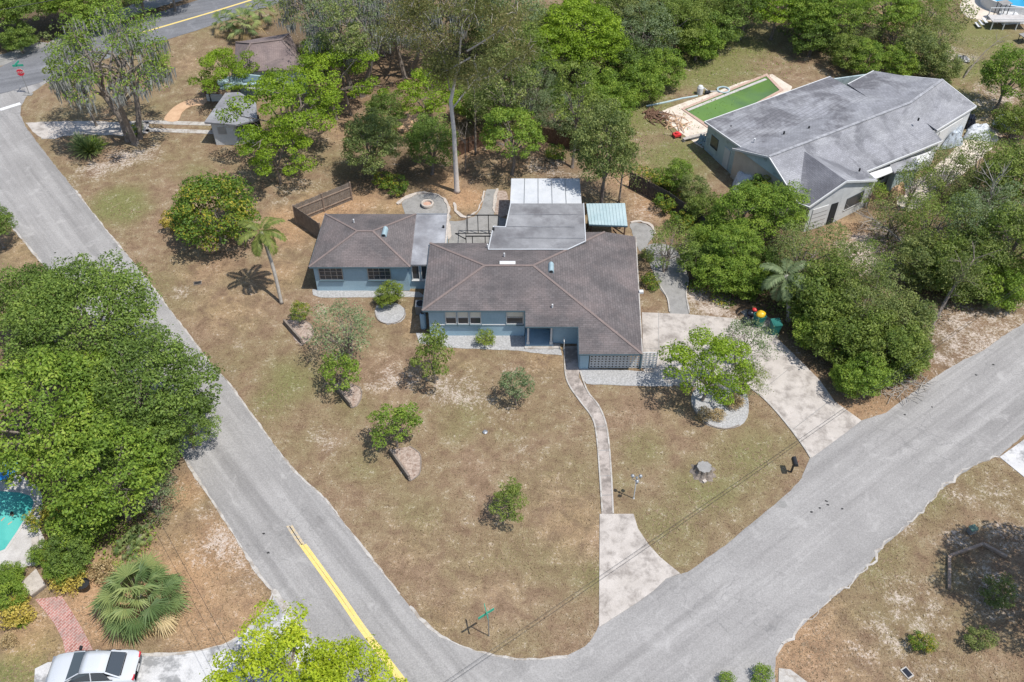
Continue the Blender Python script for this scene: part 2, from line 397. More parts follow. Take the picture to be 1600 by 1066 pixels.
# leaf materials
LM = {
 'oak':   leafmat('oak_leaf', (0.063,0.098,0.021), (0.130,0.203,0.038), (0.248,0.325,0.065)),
 'bright':leafmat('lime_leaf', (0.100,0.162,0.012), (0.191,0.291,0.022), (0.329,0.433,0.037), .35),
 'yellow':leafmat('yellow_green_leaf', (0.211,0.264,0.016), (0.356,0.449,0.026), (0.554,0.581,0.046), .35),
 'mix':   leafmat('mixed_leaf', (0.061,0.122,0.017), (0.130,0.214,0.029), (0.459,0.349,0.042)),
 'grey':  leafmat('grey_green_leaf', (0.095,0.134,0.060), (0.167,0.222,0.103), (0.277,0.325,0.167)),
 'dull':  leafmat('dull_green_leaf', (0.087,0.121,0.038), (0.175,0.217,0.065), (0.305,0.321,0.104)),
 'euc':   leafmat('gum_leaf', (0.099,0.112,0.037), (0.172,0.185,0.063), (0.304,0.264,0.119)),
 'fresh': leafmat('fresh_leaf', (0.085,0.144,0.019), (0.174,0.268,0.035), (0.317,0.391,0.060)),
 'palm':  leafmat('palmetto_leaf', (0.079,0.132,0.046), (0.152,0.218,0.079), (0.317,0.356,0.132)),
 'straw': leafmat('straw_leaf', (0.211,0.145,0.066), (0.396,0.290,0.145), (0.581,0.462,0.264), .2),
 'mixp': leafmat('feather_leaf', (.09,.12,.03), (.18,.22,.05), (.34,.34,.10)),
 'ylw':   leafmat('golden_leaf', (0.264,0.211,0.040), (0.502,0.396,0.079), (0.686,0.568,0.158), .3),
 'olive': leafmat('olive_leaf', (0.078,.125,.022), (0.151,.205,.038), (0.263,.31,.070)),
 'gold': leafmat('yellow_olive_leaf', (.10,.14,.02), (.20,.26,.035), (.33,.38,.07)),
 'grass': leafmat('lawn_blade', (.115,.088,.043), (.225,.158,.095), (.34,.25,.165), .2),
}

# ------------------------------------------------------------------ the ground: one sheet to the horizon, with soil and turf kinds held per vertex
def ground():
    xs = np.concatenate([[-2500,-900,-400,-200,-120,-90], np.arange(-66, 66.1, .55), [90,120,200,400,900,2500]])
    ys = np.concatenate([[-900,-200,-60,-10,8], np.arange(17, 118, .55), [125,140,170,220,320,600,1200,3000]])
    X, Y = np.meshgrid(xs, ys); nx, ny = len(xs), len(ys)
    msk = np.zeros((ny, nx, 4)); msk[..., 0] = .50; msk[..., 1] = .44
    def blob(ch, px, py, r, s, el=1.0):
        c = at(px, py)
        d = np.sqrt((X-c.x)**2 + ((Y-c.y)*el)**2)/r
        np.maximum(msk[..., ch], (s*1.2 if ch == 0 else s*1.12 if ch == 1 else s*.92)*np.exp(-.75*d*d), out=msk[..., ch])
    # bare white sand
    for a in [(150,265,2.5,.75),(190,250,2.5,.8),(225,240,2.5,.75),(120,285,2,.6),(130,440,1.2,.6),(285,455,1.5,.7),(385,455,3,.5),(330,420,2,.5),(255,330,1.5,.5),
              (610,590,2.0,.7),(585,600,1.5,.7),(640,595,1.5,.7),(730,590,1.6,.6),(700,610,2.3,.75),(740,615,2.2,.7),(800,580,1.6,.6),(790,650,2,.6),(850,590,3,.5),(880,640,2.6,.5),
              (815,700,2,.55),(845,690,1.5,.5),(900,700,1.2,.4),(500,680,1.6,.6),(515,700,1.2,.65),(440,555,1.2,.5),(480,480,1.6,.6),(500,490,1.4,.6),(640,740,1.4,.6),(590,505,.8,.5),
              (1400,820,1.6,.7),(1420,950,3.4,.62),(1390,990,2.6,.62),(1450,965,2.2,.65),(1440,1050,3,.6),(1560,770,3,.6),(1500,770,2.2,.6),(1580,840,2,.7),(1490,840,1.4,.7),(1540,910,3,.65),(1560,930,2.6,.7),(1350,1030,2,.6),
              (1530,540,4,.8),(1500,515,4,.75),(1470,560,2.5,.7),(1560,500,4,.7),(1590,480,4,.6),(1350,400,3,.9),(1345,385,2.5,.9),(1380,375,3.5,.75),(1420,420,3,.8),(1300,440,2,.5),
              (345,850,2.2,.8),(375,870,1.8,.7),(390,900,1.6,.65),(325,800,2,.6),(300,760,2,.55),(290,845,1.2,.6),
              (930,190,2.5,.7),(955,205,2,.7),(855,260,3,.7),(880,285,2.5,.65),(1010,330,2.5,.65),(1000,310,2,.6),(760,225,2,.5),(740,285,2,.5),
              (1490,88,3,.8),(1560,145,4,.7),(1535,160,3,.7),(1540,200,4,.7),(1090,465,2,.8),(1110,480,2.4,.85),(1140,490,1.4,.8),(1018,430,1.5,.5),(1010,460,1.2,.5),(1060,590,1.5,.5),
              (610,230,3,.5),(500,290,2,.55),(460,290,2.5,.6),(440,310,2,.6),(990,670,1.2,.4),(965,690,.9,.5),(1200,60,3,.5),(210,100,2,.3),(280,770,1.2,.5)]: blob(0, *a)
    # greener turf
    for a in [(1080,95,7,1.0),(1040,110,5,.95),(1150,70,5,.8),(1190,45,6,.6),(1000,170,6,.8),(1060,250,5,.75),(1180,250,5,.6),(1340,140,5,.6),(180,320,3.5,.75),(200,330,3,.7),(300,270,3,.6),
              (460,590,3.5,.65),(430,620,3,.6),(560,720,4,.5),(650,800,3,.5),(790,850,5,.45),(560,640,3,.5),(1100,760,4,.6),(1170,720,4,.6),(1050,830,4,.6),(1010,700,3,.6),(1230,690,2.5,.5),
              (720,660,3,.55),(870,890,4,.5),(930,900,2,.6),(700,890,3,.45),(1450,780,4,.5),(1350,850,5,.5),(1500,900,3,.5),(60,1010,2,.6),(30,1045,1.6,.9),(45,1060,1.2,.9),(400,200,4,.5),(160,60,6,.5),
              (1470,160,6,.8),(1530,60,7,.75),(1500,100,6,.7),(1400,60,5,.6),(1580,320,5,.6),(820,760,4,.5),(560,810,3,.4),(1000,900,2,.5),(160,150,5,.55)]: blob(1, *a)
    # orange straw, dry turf
    for a in [(330,870,4,.8),(290,900,3.2,.85),(380,960,3,.7),(150,935,2.5,1.0),(180,960,2.5,1.0),(140,905,2,1.0),(230,890,3,.8),(310,950,3,.8),(330,1000,3,.8),(60,990,3,.7),(110,880,1.5,.6),(285,770,2,.8),
              (730,310,2.2,1.0),(690,285,2.5,.9),(800,260,2,.7),(725,180,3,.7),(740,230,3,.8),(500,330,3,.9),(540,320,3,.85),(560,310,3,.8),(620,320,2.4,.7),(450,360,3,.8),(440,340,2,.8),(430,430,3,.6),
              (550,200,4,.6),(590,110,5,.8),(560,140,4,.8),(620,180,3,.9),(640,120,4,.7),(625,200,1.6,1.0),(1020,320,3,.8),(990,280,3,.8),(1060,340,2.5,.7),(1330,370,3,.8),(1290,385,2.6,.8),(1270,400,2,.6),(1400,340,3,.6),
              (1280,330,4,.5),(1280,640,1.4,.9),(1320,640,1.6,.9),(1410,600,3,.8),(1440,580,3,.7),(1370,635,2,.8),(1240,560,1.5,.7),(1260,590,1.5,.7),(1180,470,1.5,.8),(1190,500,1.6,.9),(980,380,2,.5),
              (600,600,4,.4),(540,560,5,.4),(700,560,4,.45),(850,560,3,.5),(360,480,5,.5),(330,420,4,.5),(640,860,5,.4),(760,930,6,.4),(690,960,2,.5),(900,820,4,.5),(860,780,5,.4),(1100,735,1.4,.45),(1030,640,3,.4),
              (1240,1000,4,.7),(1290,960,3,.5),(1300,1040,5,.5),(1350,20,3,.9),(1400,40,4,.8),(1360,60,3,.8),(40,400,3,.5),(30,385,2,.5),(630,500,2.5,.5),(650,510,2,.6),(610,450,1.5,.4),(1290,60,2,.5),(230,110,5,.4),(300,100,5,.45)]: blob(2, *a)
    # leaf litter, bare dark earth under the woods
    for a in [(560,120,8,.9),(600,70,9,.9),(640,160,6,.8),(700,60,10,.9),(760,120,9,.9),(800,180,7,.9),(820,60,10,1),(880,100,9,1),(900,160,5,.8),(960,60,9,1),(1020,40,8,.9),(560,280,3.5,.8),(620,260,5,.9),(680,230,4,.7),(540,180,3,.6),
              (120,20,12,1),(0,20,12,1),(250,0,8,1),(1250,20,8,.9),(1320,60,7,.7),(1150,10,7,1),(1450,60,7,.6),(1180,380,8,.9),(1120,420,4,.9),(1250,450,8,1),(1350,520,8,1),(1400,560,4,.8),(1450,420,7,.9),(1550,350,9,.9),(1420,350,5,.7),
              (870,270,2.6,.7),(900,250,3,.7),(760,280,2.5,.7),(1000,420,1.5,.7),(1010,450,1.8,.6),(80,520,8,.9),(150,650,9,1),(90,760,6,1),(180,780,4,.9),(60,850,3,.6),(440,200,6,.6),(400,230,4,.5),(1140,100,2,.5),(480,60,9,.9),(1580,180,5,.5)]: blob(3, *a)
    V = np.stack([X.ravel(), Y.ravel(), np.zeros(nx*ny)], 1)
    i = (np.arange(ny-1)[:, None]*nx + np.arange(nx-1)[None]).ravel()
    Fc = np.stack([i, i+1, i+nx+1, i+nx], 1)
    me = bpy.data.meshes.new('ground'); me.from_pydata(V.tolist(), [], Fc.tolist())
    ca = me.color_attributes.new('soil', 'FLOAT_COLOR', 'POINT'); ca.data.foreach_set('color', msk.reshape(-1))
    m, nt, N, L, bs = new_mat('dry_lawn'); v = pos(nt)
    at_ = N.new('ShaderNodeAttribute'); at_.attribute_name = 'soil'
    sc = N.new('ShaderNodeSeparateColor'); L.new(at_.outputs['Color'], sc.inputs[0]); R_, G_, B_ = sc.outputs; A_ = at_.outputs['Alpha']
    n_big = noise(nt, v, .16, 5, .6); n_mid = noise(nt, v, .9, 6, .72, .3); n_fin = noise(nt, v, 5, 4, .75); n_xf = noise(nt, v, 14, 2, .8)
    def gate(ch, n, gain, off):            # patchy threshold: the mask decides how often, the noise decides where
        return mth(nt, 'MULTIPLY_ADD', mth(nt, 'ADD', mth(nt, 'ADD', ch, n), -off), gain, 0.0, clamp=True)
    tan = ramp(nt, n_mid, [(.32, (.140,.094,.060)), (.5, (.220,.152,.100)), (.68, (.305,.220,.155))])
    col = mixc(nt, mth(nt, 'MULTIPLY', gate(G_, mth(nt, 'MULTIPLY_ADD', n_mid, .7, mth(nt, 'MULTIPLY', n_big, .6)), 2.2, 1.0), .8), tan, ramp(nt, n_fin, [(.3, (.092,.108,.034)), (.7, (.185,.195,.070))]))
    col = mixc(nt, mth(nt, 'MULTIPLY', gate(B_, n_mid, 2.0, .85), .75), col, ramp(nt, n_fin, [(.25, (.28,.165,.09)), (.75, (.48,.30,.17))]))
    col = mixc(nt, mth(nt, 'MULTIPLY', gate(A_, n_mid, 2.2, .9), .85), col, ramp(nt, n_fin, [(.3, (.055,.042,.026)), (.62, (.125,.088,.056)), (.8, (.25,.18,.12))]))
    # sand: broken-up pale flecks inside the sandy areas
    fl = mth(nt, 'MULTIPLY_ADD', n_fin, .75, mth(nt, 'MULTIPLY', n_mid, .65))
    sandf = gate(mth(nt, 'MULTIPLY', R_, .41), fl, 6.5, .985)
    col = mixc(nt, mth(nt, 'MULTIPLY', sandf, .85), col, ramp(nt, n_xf, [(.3, (.34,.28,.235)), (.7, (.53,.46,.405))]))
    col = mixc(nt, .75, col, ramp(nt, n_xf, [(.2, .18), (.8, .92)]), 'OVERLAY')
    L.new(col, bs.inputs['Base Color']); bs.inputs['Roughness'].default_value = 1.0; bs.inputs['Specular IOR Level'].default_value = .05
    bump(nt, bs, mth(nt, 'ADD', n_fin, n_xf), .7, .06)
    me.materials.append(m); me.update()
    o = bpy.data.objects.new('ground', me); COL.objects.link(o); o['kind'] = 'structure'
    return X, Y, msk
ground()

# ------------------------------------------------------------------ roads and paving (structure)
W_R = [(33,166),(32,180),(40,198),(75,245),(118,298),(165,358),(222,427),(262,480),(300,530),(335,577),(352,592),(400,656),(455,730),(508,780),(534,813),(580,872),(624,928),(662,972),(690,994),(726,1011),(764,1023),(800,1029),(845,1030),(885,1025),(915,1010),(933,985)]
W_L = [(-60,255),(0,332),(40,380),(80,430),(140,510),(205,600),(270,690),(300,735),(360,827),(400,892),(426,923),(464,975),(500,1028),(560,1110),(640,1230)]
N_R = [(1063,896),(1075,894),(1139,847),(1196,800),(1229,772),(1252,748),(1260,727),(1267,715)]
N_R2 = [(1346,657),(1384,645),(1420,618),(1456,592),(1495,568),(1537,547),(1570,523),(1600,505),(1720,440),(1900,350)]
S_R = [(1211,1040),(1212,1027),(1222,1010),(1272,959),(1338,904),(1381,854),(1432,810),(1468,767),(1522,727),(1562,712),(1600,680),(1700,610),(1900,490)]
road_px = W_R + [(936,978),(996,940),(1041,903)] + N_R + N_R2 + S_R[::-1] + [(1212,1120),(1300,1400),(700,1400)] + W_L[::-1] + [(-60,150),(0,146),(60,128),(82,122),(60,138),(42,150)]
sheet('street', road_px, M['asphalt'], z=.022, smooth=False, jitter=.035, step=.35)
top_px = [(-150,150),(0,105),(73,71),(130,54),(202,34),(300,3),(420,-35),(700,-110),(760,-95),(520,-22),(385,21),(300,50),(205,78),(82,122),(60,130),(0,147),(-60,152),(-150,180)]
sheet('main_road', top_px, M['asphalt_dark'], z=.034, smooth=False, jitter=.05, step=.6)
sheet('road_shoulder', [(73,70),(130,52),(190,32),(225,18),(300,-5),(420,-50),(400,-60),(290,-20),(215,5),(180,18),(150,38),(110,48)], M['conc_grey'], z=.012, smooth=True, jitter=.1)
sheet('road_shoulder', [(-20,110),(0,104),(40,86),(73,70),(60,66),(20,80),(-20,92)], M['conc_grey'], z=.013, smooth=True, jitter=.1)
for s, e in (((206,56),(262,40)), ((262,40),(330,20)), ((330,20),(420,-8)), ((420,-8),(600,-62))):
    ribbon('road_marking', [s, e], M['yellow'], .28, .006, .035, smooth=False)
ribbon('road_marking', [(0,172),(32,162)], M['white_paint'], .5, .005, .023, smooth=False)
# pale concrete edging beside the west street
ribbon('kerb_strip', [(118,298),(165,358),(222,427),(262,480),(300,530),(335,577),(352,592),(400,656),(455,730),(508,780),(534,813),(580,872),(624,928)], M['conc_edge'], .10, .03, .0, jitter=.03)
ribbon('kerb_strip', [(-60,255),(0,332),(40,380),(80,430),(140,510),(205,600),(270,690),(300,735),(360,827),(400,892),(426,923)], M['conc_edge'], .13, .03, .0, jitter=.03)
ribbon('kerb_strip', [(426,923),(464,975),(500,1028),(560,1110)], M['conc_edge'], .25, .035, .0, jitter=.03)
ribbon('kerb_strip', [(1212,1027),(1222,1010),(1272,959),(1338,904),(1381,854),(1432,810),(1468,767),(1522,727),(1562,714)], M['conc_edge'], .09, .03, .0, jitter=.16)
ribbon('kerb_strip', [(640,948),(662,972),(690,994),(726,1011),(764,1023),(800,1029),(845,1030),(885,1025)], M['conc_edge'], .12, .03, .0, jitter=.04)
# double yellow line: worn start, then fresh
for d in (-3.2, 3.2):
    ribbon('road_marking', [(452+d*.7,822),(471+d*.8,851)], M['yellow_worn'], .19, .005, .023, smooth=False)
    ribbon('road_marking', [(473+d,851),(530+d,930),(566+d*1.1,982),(610+d*1.15,1040),(680+d*1.2,1132),(760+d*1.2,1240)], M['yellow'], .20, .005, .023, smooth=True)
# driveways and walks
sheet('driveway', [(1003,488),(1030,489),(1075,491),(1142,497),(1175,505),(1216,530),(1247,560),(1281,594),(1304,627),(1346,657),(1340,662),(1300,692),(1267,716),(1257,700),(1238,674),(1210,640),(1183,614),(1155,597),(1120,603),(1062,604),(1040,598),(1028,582),(1006,582)], M['conc'], z=.04, smooth=False)
for a, b in (((1029,489),(1029,545)), ((1183,617),(1235,575)), ((1238,672),(1290,632)), ((1005,545),(1060,545))):
    ribbon('driveway_joint', [a, b], M['conc_grey'], .035, .003, .041, smooth=False)
ribbon('driveway_edging', [(1155,597),(1183,614),(1210,640),(1238,674),(1257,700),(1267,716)], M['conc_edge'], .14, .07, .0)
sheet('driveway_apron', [(937,803),(990,803),(997,826),(1013,850),(1032,871),(1063,896),(1041,904),(1021,923),(996,941),(936,980)], M['conc'], z=.045, smooth=False)
sheet('walkway', [(881,541),(905,541),(905,590),(917,612),(935,635),(946,660),(951,690),(955,740),(958,803),(940,803),(937,740),(932,680),(925,652),(905,625),(888,600),(882,580)], M['conc_walk'], z=.05, smooth=False, step=.3)
for s in ([(882,545),(883,580),(889,602),(906,627),(925,653),(932,680),(937,740),(941,800)], [(906,580),(918,612),(935,634),(946,660),(951,690),(955,740),(958,803)]):
    ribbon('walkway_edging', s, M['conc_edge'], .10, .075, .0)
for k, (a, b) in enumerate((((932,668),(948,666)), ((935,705),(952,704)), ((937,745),(955,744)), ((940,775),(957,774)))):
    ribbon('walkway_joint', [a, b], M['conc_grey'], .05, .003, .051, smooth=False)
# gravel beds
sheet('gravel_bed', [(488,452),(520,453),(655,456),(662,462),(664,464),(500,465),(489,461)], M['gravel'], z=.03, smooth=False, jitter=.02)
sheet('gravel_bed', [(650,520),(700,523),(825,525),(874,540),(878,555),(850,553),(800,547),(740,545),(690,542),(655,536)], M['gravel'], z=.03, smooth=False, jitter=.03)
sheet('gravel_bed', [(905,575),(1005,580),(1032,582),(1044,592),(1052,604),(1010,603),(960,602),(916,600),(908,590)], M['gravel'], z=.035, smooth=False, jitter=.03)
sheet('gravel_bed', [(1098,600),(1140,598),(1163,610),(1170,634),(1163,660),(1135,671),(1105,664),(1088,645),(1080,620)], M['gravel'], z=.03, smooth=True, jitter=.03)
ribbon('bed_edging', [(1080,632),(1088,647),(1104,663),(1132,671),(1155,665)], M['bark'], .06, .08, .0)
sheet('gravel_bed', [(588,478),(600,472),(625,476),(634,490),(626,503),(605,507),(590,500),(585,488)], M['gravel'], z=.03, smooth=True, jitter=.02)
ribbon('bed_edging', [(586,488),(590,500),(604,507),(622,504),(633,492),(632,482)], M['bark'], .05, .08, .0)
sheet('gravel_patch', [(1158,487),(1180,485),(1206,500),(1215,528),(1200,526),(1178,508)], M['conc_grey'], z=.03, smooth=True, jitter=.08)
# crescent mulch beds in the lawn
for pts in ([(444,503),(470,500),(486,508),(490,522),(482,534),(470,540),(455,522)], [(520,600),(545,600),(563,607),(565,620),(558,634),(551,638),(535,618)], [(610,706),(640,698),(655,708),(658,722),(655,742),(641,752),(625,730)]):
    sheet('mulch_bed', pts, M['mulch'], z=.03, smooth=True, jitter=.04)
    ribbon('bed_edging', catmull([(x, y, 0) for x, y in pts][1:6], 8, False) and pts[1:6], M['bark'], .06, .07, .0)
# back yard paving
sheet('patio', [(628,318),(640,308),(662,303),(685,306),(698,318),(700,332),(702,345),(640,345),(632,332)], M['conc_grey'], z=.03, smooth=True, jitter=.05)
ribbon('patio_edging', [(620,320),(640,307),(662,302),(686,306),(699,320),(701,335),(701,375)], M['stone_edge'], .22, .1, .0, jitter=.06)
sheet('patio', [(701,345),(712,346),(725,344),(742,338),(752,325),(756,310),(760,296),(778,296),(776,312),(772,335),(782,340),(800,345),(800,388),(701,388)], M['conc_grey'], z=.034, smooth=False, jitter=.04)
ribbon('patio_edging', [(709,318),(715,334),(728,340),(742,334),(752,318),(757,300)], M['stone_edge'], .16, .09, .0, jitter=.06)
ribbon('patio_edging', [(777,296),(773,312),(772,332)], M['stone_edge'], .16, .09, .0, jitter=.05)
sheet('sand_bed', [(779,298),(790,298),(796,318),(790,338),(774,334),(775,315)], M['mulch'], z=.025, smooth=True, jitter=.05)
sheet('patio', [(985,350),(1000,348),(1018,355),(1020,370),(1000,392),(990,370)], M['conc_grey'], z=.03, smooth=True, jitter=.08)
ribbon('patio_edging', [(985,349),(1000,347),(1017,353),(1024,366)], M['stone_edge'], .14, .09, .0, jitter=.06)
sheet('garden_path', [(1010,385),(1050,385),(1072,420),(1076,440),(1072,460),(1077,490),(1047,490),(1044,470),(1032,452),(1022,430)], M['conc_grey'], z=.036, smooth=True, jitter=.03)
for s in ([(1022,415),(1024,435),(1034,452),(1043,468),(1046,488)], [(1068,418),(1075,438),(1072,460),(1077,490)]):
    ribbon('path_edging', s, M['conc_edge'], .09, .09, .0)
# around the cottage, top left
sheet('driveway', [(40,192),(72,190),(130,189),(190,191),(232,188),(232,208),(190,212),(130,210),(97,213),(85,217),(66,217),(52,206)], M['conc'], z=.03, smooth=False, jitter=.06)
ribbon('drive_strip', [(228,191),(330,194)], M['conc_edge'], .6, .03, .0, smooth=False)
ribbon('drive_strip', [(228,203),(338,207)], M['conc_edge'], .6, .03, .0, smooth=False)
sheet('walkway', [(257,188),(262,177),(275,165),(295,156),(315,153),(324,158),(318,164),(298,166),(285,175),(277,189)], M['straw_path'], z=.04, smooth=True)
sheet('sand_path', [(618,183),(640,175),(655,180),(648,196),(630,206),(620,200)], M['straw_path'], z=.025, smooth=True, jitter=.1)
# bottom left: white drive, brick walk, pool deck
sheet('driveway', [(55,1045),(75,1035),(120,1028),(207,1024),(275,1022),(325,1014),(367,1000),(400,970),(423,944),(428,926),(464,975),(500,1030),(560,1115),(560,1200),(40,1200)], M['conc_white'], z=.03, smooth=False, jitter=.03)
ribbon('drive_edging', [(207,1024),(275,1022),(325,1014),(367,1000),(400,970),(420,944),(427,926)], M['conc_edge'], .12, .05, .0, jitter=.02)
sheet('brick_walk', [(54,936),(75,934),(96,931),(112,955),(130,985),(149,1023),(103,1026),(98,1000),(85,975),(70,955)], M['brick'], z=.036, smooth=False)
sheet('pool_deck', [(-60,735),(0,735),(30,742),(62,765),(66,800),(60,820),(72,850),(70,880),(40,885),(0,912),(-60,930)], M['deck_w'], z=.025, smooth=True)
sheet('pavement', [(1217,1044),(1235,1046),(1262,1066),(1300,1110),(1216,1110)], M['conc_edge'], z=.04, smooth=False)
sheet('driveway', [(1562,714),(1600,687),(1690,640),(1780,760),(1680,800),(1600,745)], M['conc_white'], z=.04, smooth=False)
# gravel and pool surrounds of the grey house
sheet('pool_deck', [(1028,176),(1060,163),(1110,146),(1160,128),(1207,116),(1238,136),(1225,160),(1150,215),(1098,232),(1060,205)], M['deck'], z=.025, smooth=False, jitter=.04)
sheet('driveway', [(1400,300),(1450,270),(1500,225),(1530,195),(1560,215),(1530,250),(1480,290),(1420,330)], M['deck'], z=.025, smooth=True, jitter=.1)
# manhole patch and tar spots on the street
for x, y, r in ((1222,789,.55),):
    c = at(x, y); sheet('road_patch', [(x-9,y-2),(x-4,y-6),(x+5,y-5),(x+9,y+2),(x+4,y+5),(x-5,y+4)], M['conc_grey'], z=.027, smooth=True, th=.004)
for i, (x, y) in enumerate(((1268,800),(1281,794),(1291,783),(1316,795),(1294,789),(1552,570),(1525,586),(1456,636),(1414,648),(412,834),(419,864),(86,395))):
    c = at(x, y, .026); rr = random.Random(i); MB().poly([c + Vector((math.cos(t)*rr.uniform(.05,.13), math.sin(t)*rr.uniform(.04,.09), 0)) for t in np.linspace(0, 5.6, 8)]).build('tar_spot', M['rubber'])['kind'] = 'structure'

# ------------------------------------------------------------------ buildings
def aty(px, py, Y):
    """point of the photograph on the upright plane y = Y"""
    u, v = px-800, 533-py
    d = (u, F*cp + v*sp, -F*sp + v*cp); t = Y/d[1]
    return Vector((d[0]*t, Y, HC + d[2]*t))
def onroof(px, py, fn):
    z = 3.0
    for _ in range(12): z = fn(at(px, py, z))
    return at(px, py, z)
def mroof(p): return 3.62 - .218*max(p.x-1.53, -1.98-p.x, abs(p.y-51.6))
def broof(p): return 3.45 - .25*max(p.x+10.55, -11.74-p.x, abs(p.y-55.85))

H = thing('house', (1.0, 51.0, 0), 'low blue ranch house with a brown hipped shingle roof on the corner lawn', 'house')
# --- main roof
SW, RL, RR = Vector((-6.3,47.72,mroof(Vector((-2,47.72,0))))), Vector((-1.98,51.6,3.62)), Vector((1.53,51.6,3.62))
f = lambda x, y: Vector((x, y, 3.62-.218*(51.6-y)))
SE = Vector((8.83, 44.2, 2.03)); NE = Vector((9.62, 57.2, 1.87)); NH = Vector((7.2, 57.1, 2.40)); NW = Vector((-6.22, 55.2, 2.82))
front = [SW, f(.93,47.72), f(.93,46.4), f(4.6,46.4), f(4.56,44.2), SE, RR, RL]
MB().poly(front, .14).poly([SE, NE, NH, RR], .14).poly([RL, RR, NH, Vector((5.6,57.1,2.38)), Vector((5.6,55.25,2.78)), NW], .14).poly([SW, RL, NW], .14).build('roof', M['roof'], H)
for a, b in ((SW, RL), (NW, RL), (RL, RR), (RR, SE), (RR, NH)):
    MB().bar(a+Vector((0,0,.02)), b+Vector((0,0,.02)), .17, .03).build('ridge_cap', M['ridge'], H)
fz = Vector((0,0,-.08))
for a, b in ((SW, front[1]), (front[1], front[2]), (front[2], front[3]), (front[3], front[4]), (front[4], SE), (SW, NW)):
    MB().bar(a+fz, b+fz, .05, .11).build('fascia', M['blue_dark'], H)
g = MB(); g.bar(SE+Vector((.04,0,-.06)), NE+Vector((.04,0,-.06)), .07, .1); g.build('gutter', M['conc_edge'], H)
MB().box((9.42,50.6,1.98),(.3,.28,.16)).tube([(9.3,50.6,1.9),(9.1,50.6,.1)],.05).build('downspout', M['white'], H)
# --- back porch roofs
BP = [at(763,390,3.12), at(887,390,3.12), at(915,377,2.98), at(912,318,2.86), at(798,318,2.86), at(790,355,3.0), at(771,354,3.02)]
MB().poly(BP, .12).build('flat_roof', M['flat_light'], H)
e = MB()
for a, b in ((0,1),(1,2),(2,3),(6,0),(5,6),(4,5)): e.bar(BP[a]+Vector((0,0,.012)), BP[b]+Vector((0,0,.012)), .07, .05)
e.build('roof_edge', M['panel'], H)
for k in range(1, 7):
    if k % 2: continue
    t = k/8.0; a = BP[1].lerp(BP[3], t) if t > .25 else BP[1].lerp(BP[2], t*4); b = BP[0].lerp(BP[4], t) if t > .5 else BP[0].lerp(BP[6], t*2)
    MB().bar(Vector((b.x+.1, b.y, b.z+.008)), Vector((a.x-.1, b.y, b.z+.0)), .03, .012).build('membrane_seam', M['flat'], H)
WP = [at(797,319,2.7), at(909,319,2.7), at(905.5,279,2.62), at(799,279,2.62)]
MB().poly(WP, .08).build('panel_roof', M['panel'], H)
for k in range(1, 5):
    MB().bar(WP[0].lerp(WP[1], k/5.1)+Vector((0,0,.015)), WP[3].lerp(WP[2], k/5.1)+Vector((0,0,.015)), .05, .04).build('panel_seam', M['steel'], H)
wp = MB()
for p in (WP[2], WP[3], WP[3].lerp(WP[2], .5), BP[3]+Vector((-.2,-.2,0)), BP[4]+Vector((.2,-.2,0))): MB().bar((p.x, p.y-.1, 0), (p.x, p.y-.1, p.z-.08), .1).build('post', M['white'], H)

MB().wall((.1,60,0),(5.5,60,0),0,2.6).wall((.1,57,0),(.1,60,0),0,2.7).wall((5.5,55.5,0),(5.5,60,0),0,2.6).build('screen_wall', M['dark'], H)
# --- west wing
Wc = [Vector((-15.03,52.62,2.63)), Vector((-7.52,52.62,2.63)), Vector((-7.56,59.08,2.63)), Vector((-14.75,59.1,2.63))]
WL_, WR_ = Vector((-11.74,55.85,3.45)), Vector((-10.55,55.85,3.45))
MB().poly([Wc[0],Wc[1],WR_,WL_], .13).poly([Wc[1],Wc[2],WR_], .13).poly([Wc[2],Wc[3],WL_,WR_], .13).poly([Wc[3],Wc[0],WL_], .13).build('roof', M['roof'], H)
for a, b in ((Wc[0],WL_),(Wc[3],WL_),(WL_,WR_),(WR_,Wc[1]),(WR_,Wc[2])):
    MB().bar(a+Vector((0,0,.02)), b+Vector((0,0,.02)), .15, .03).build('ridge_cap', M['ridge'], H)
for a, b in ((Wc[0],Wc[1]),(Wc[0],Wc[3])): MB().bar(a+fz, b+fz, .05, .11).build('fascia', M['blue_dark'], H)
FR = [Vector((-7.53,52.95,2.58)), Vector((-6.0,52.95,2.58)), Vector((-6.0,55.35,2.58)), Vector((-5.03,55.35,2.6)), at(700,335,2.6), at(650,335,2.6)]
MB().poly(FR, .12).build('flat_roof', M['flat'], H)
MB().bar(FR[3]+Vector((0,0,.02)), FR[4]+Vector((0,0,.02)), .12, .08).build('roof_edge', M['stone_edge'], H)
MB().bar(FR[5]+Vector((0.02,0,.02)), FR[4]+Vector((0,0,.02)), .08, .07).build('roof_edge', M['steel'], H)
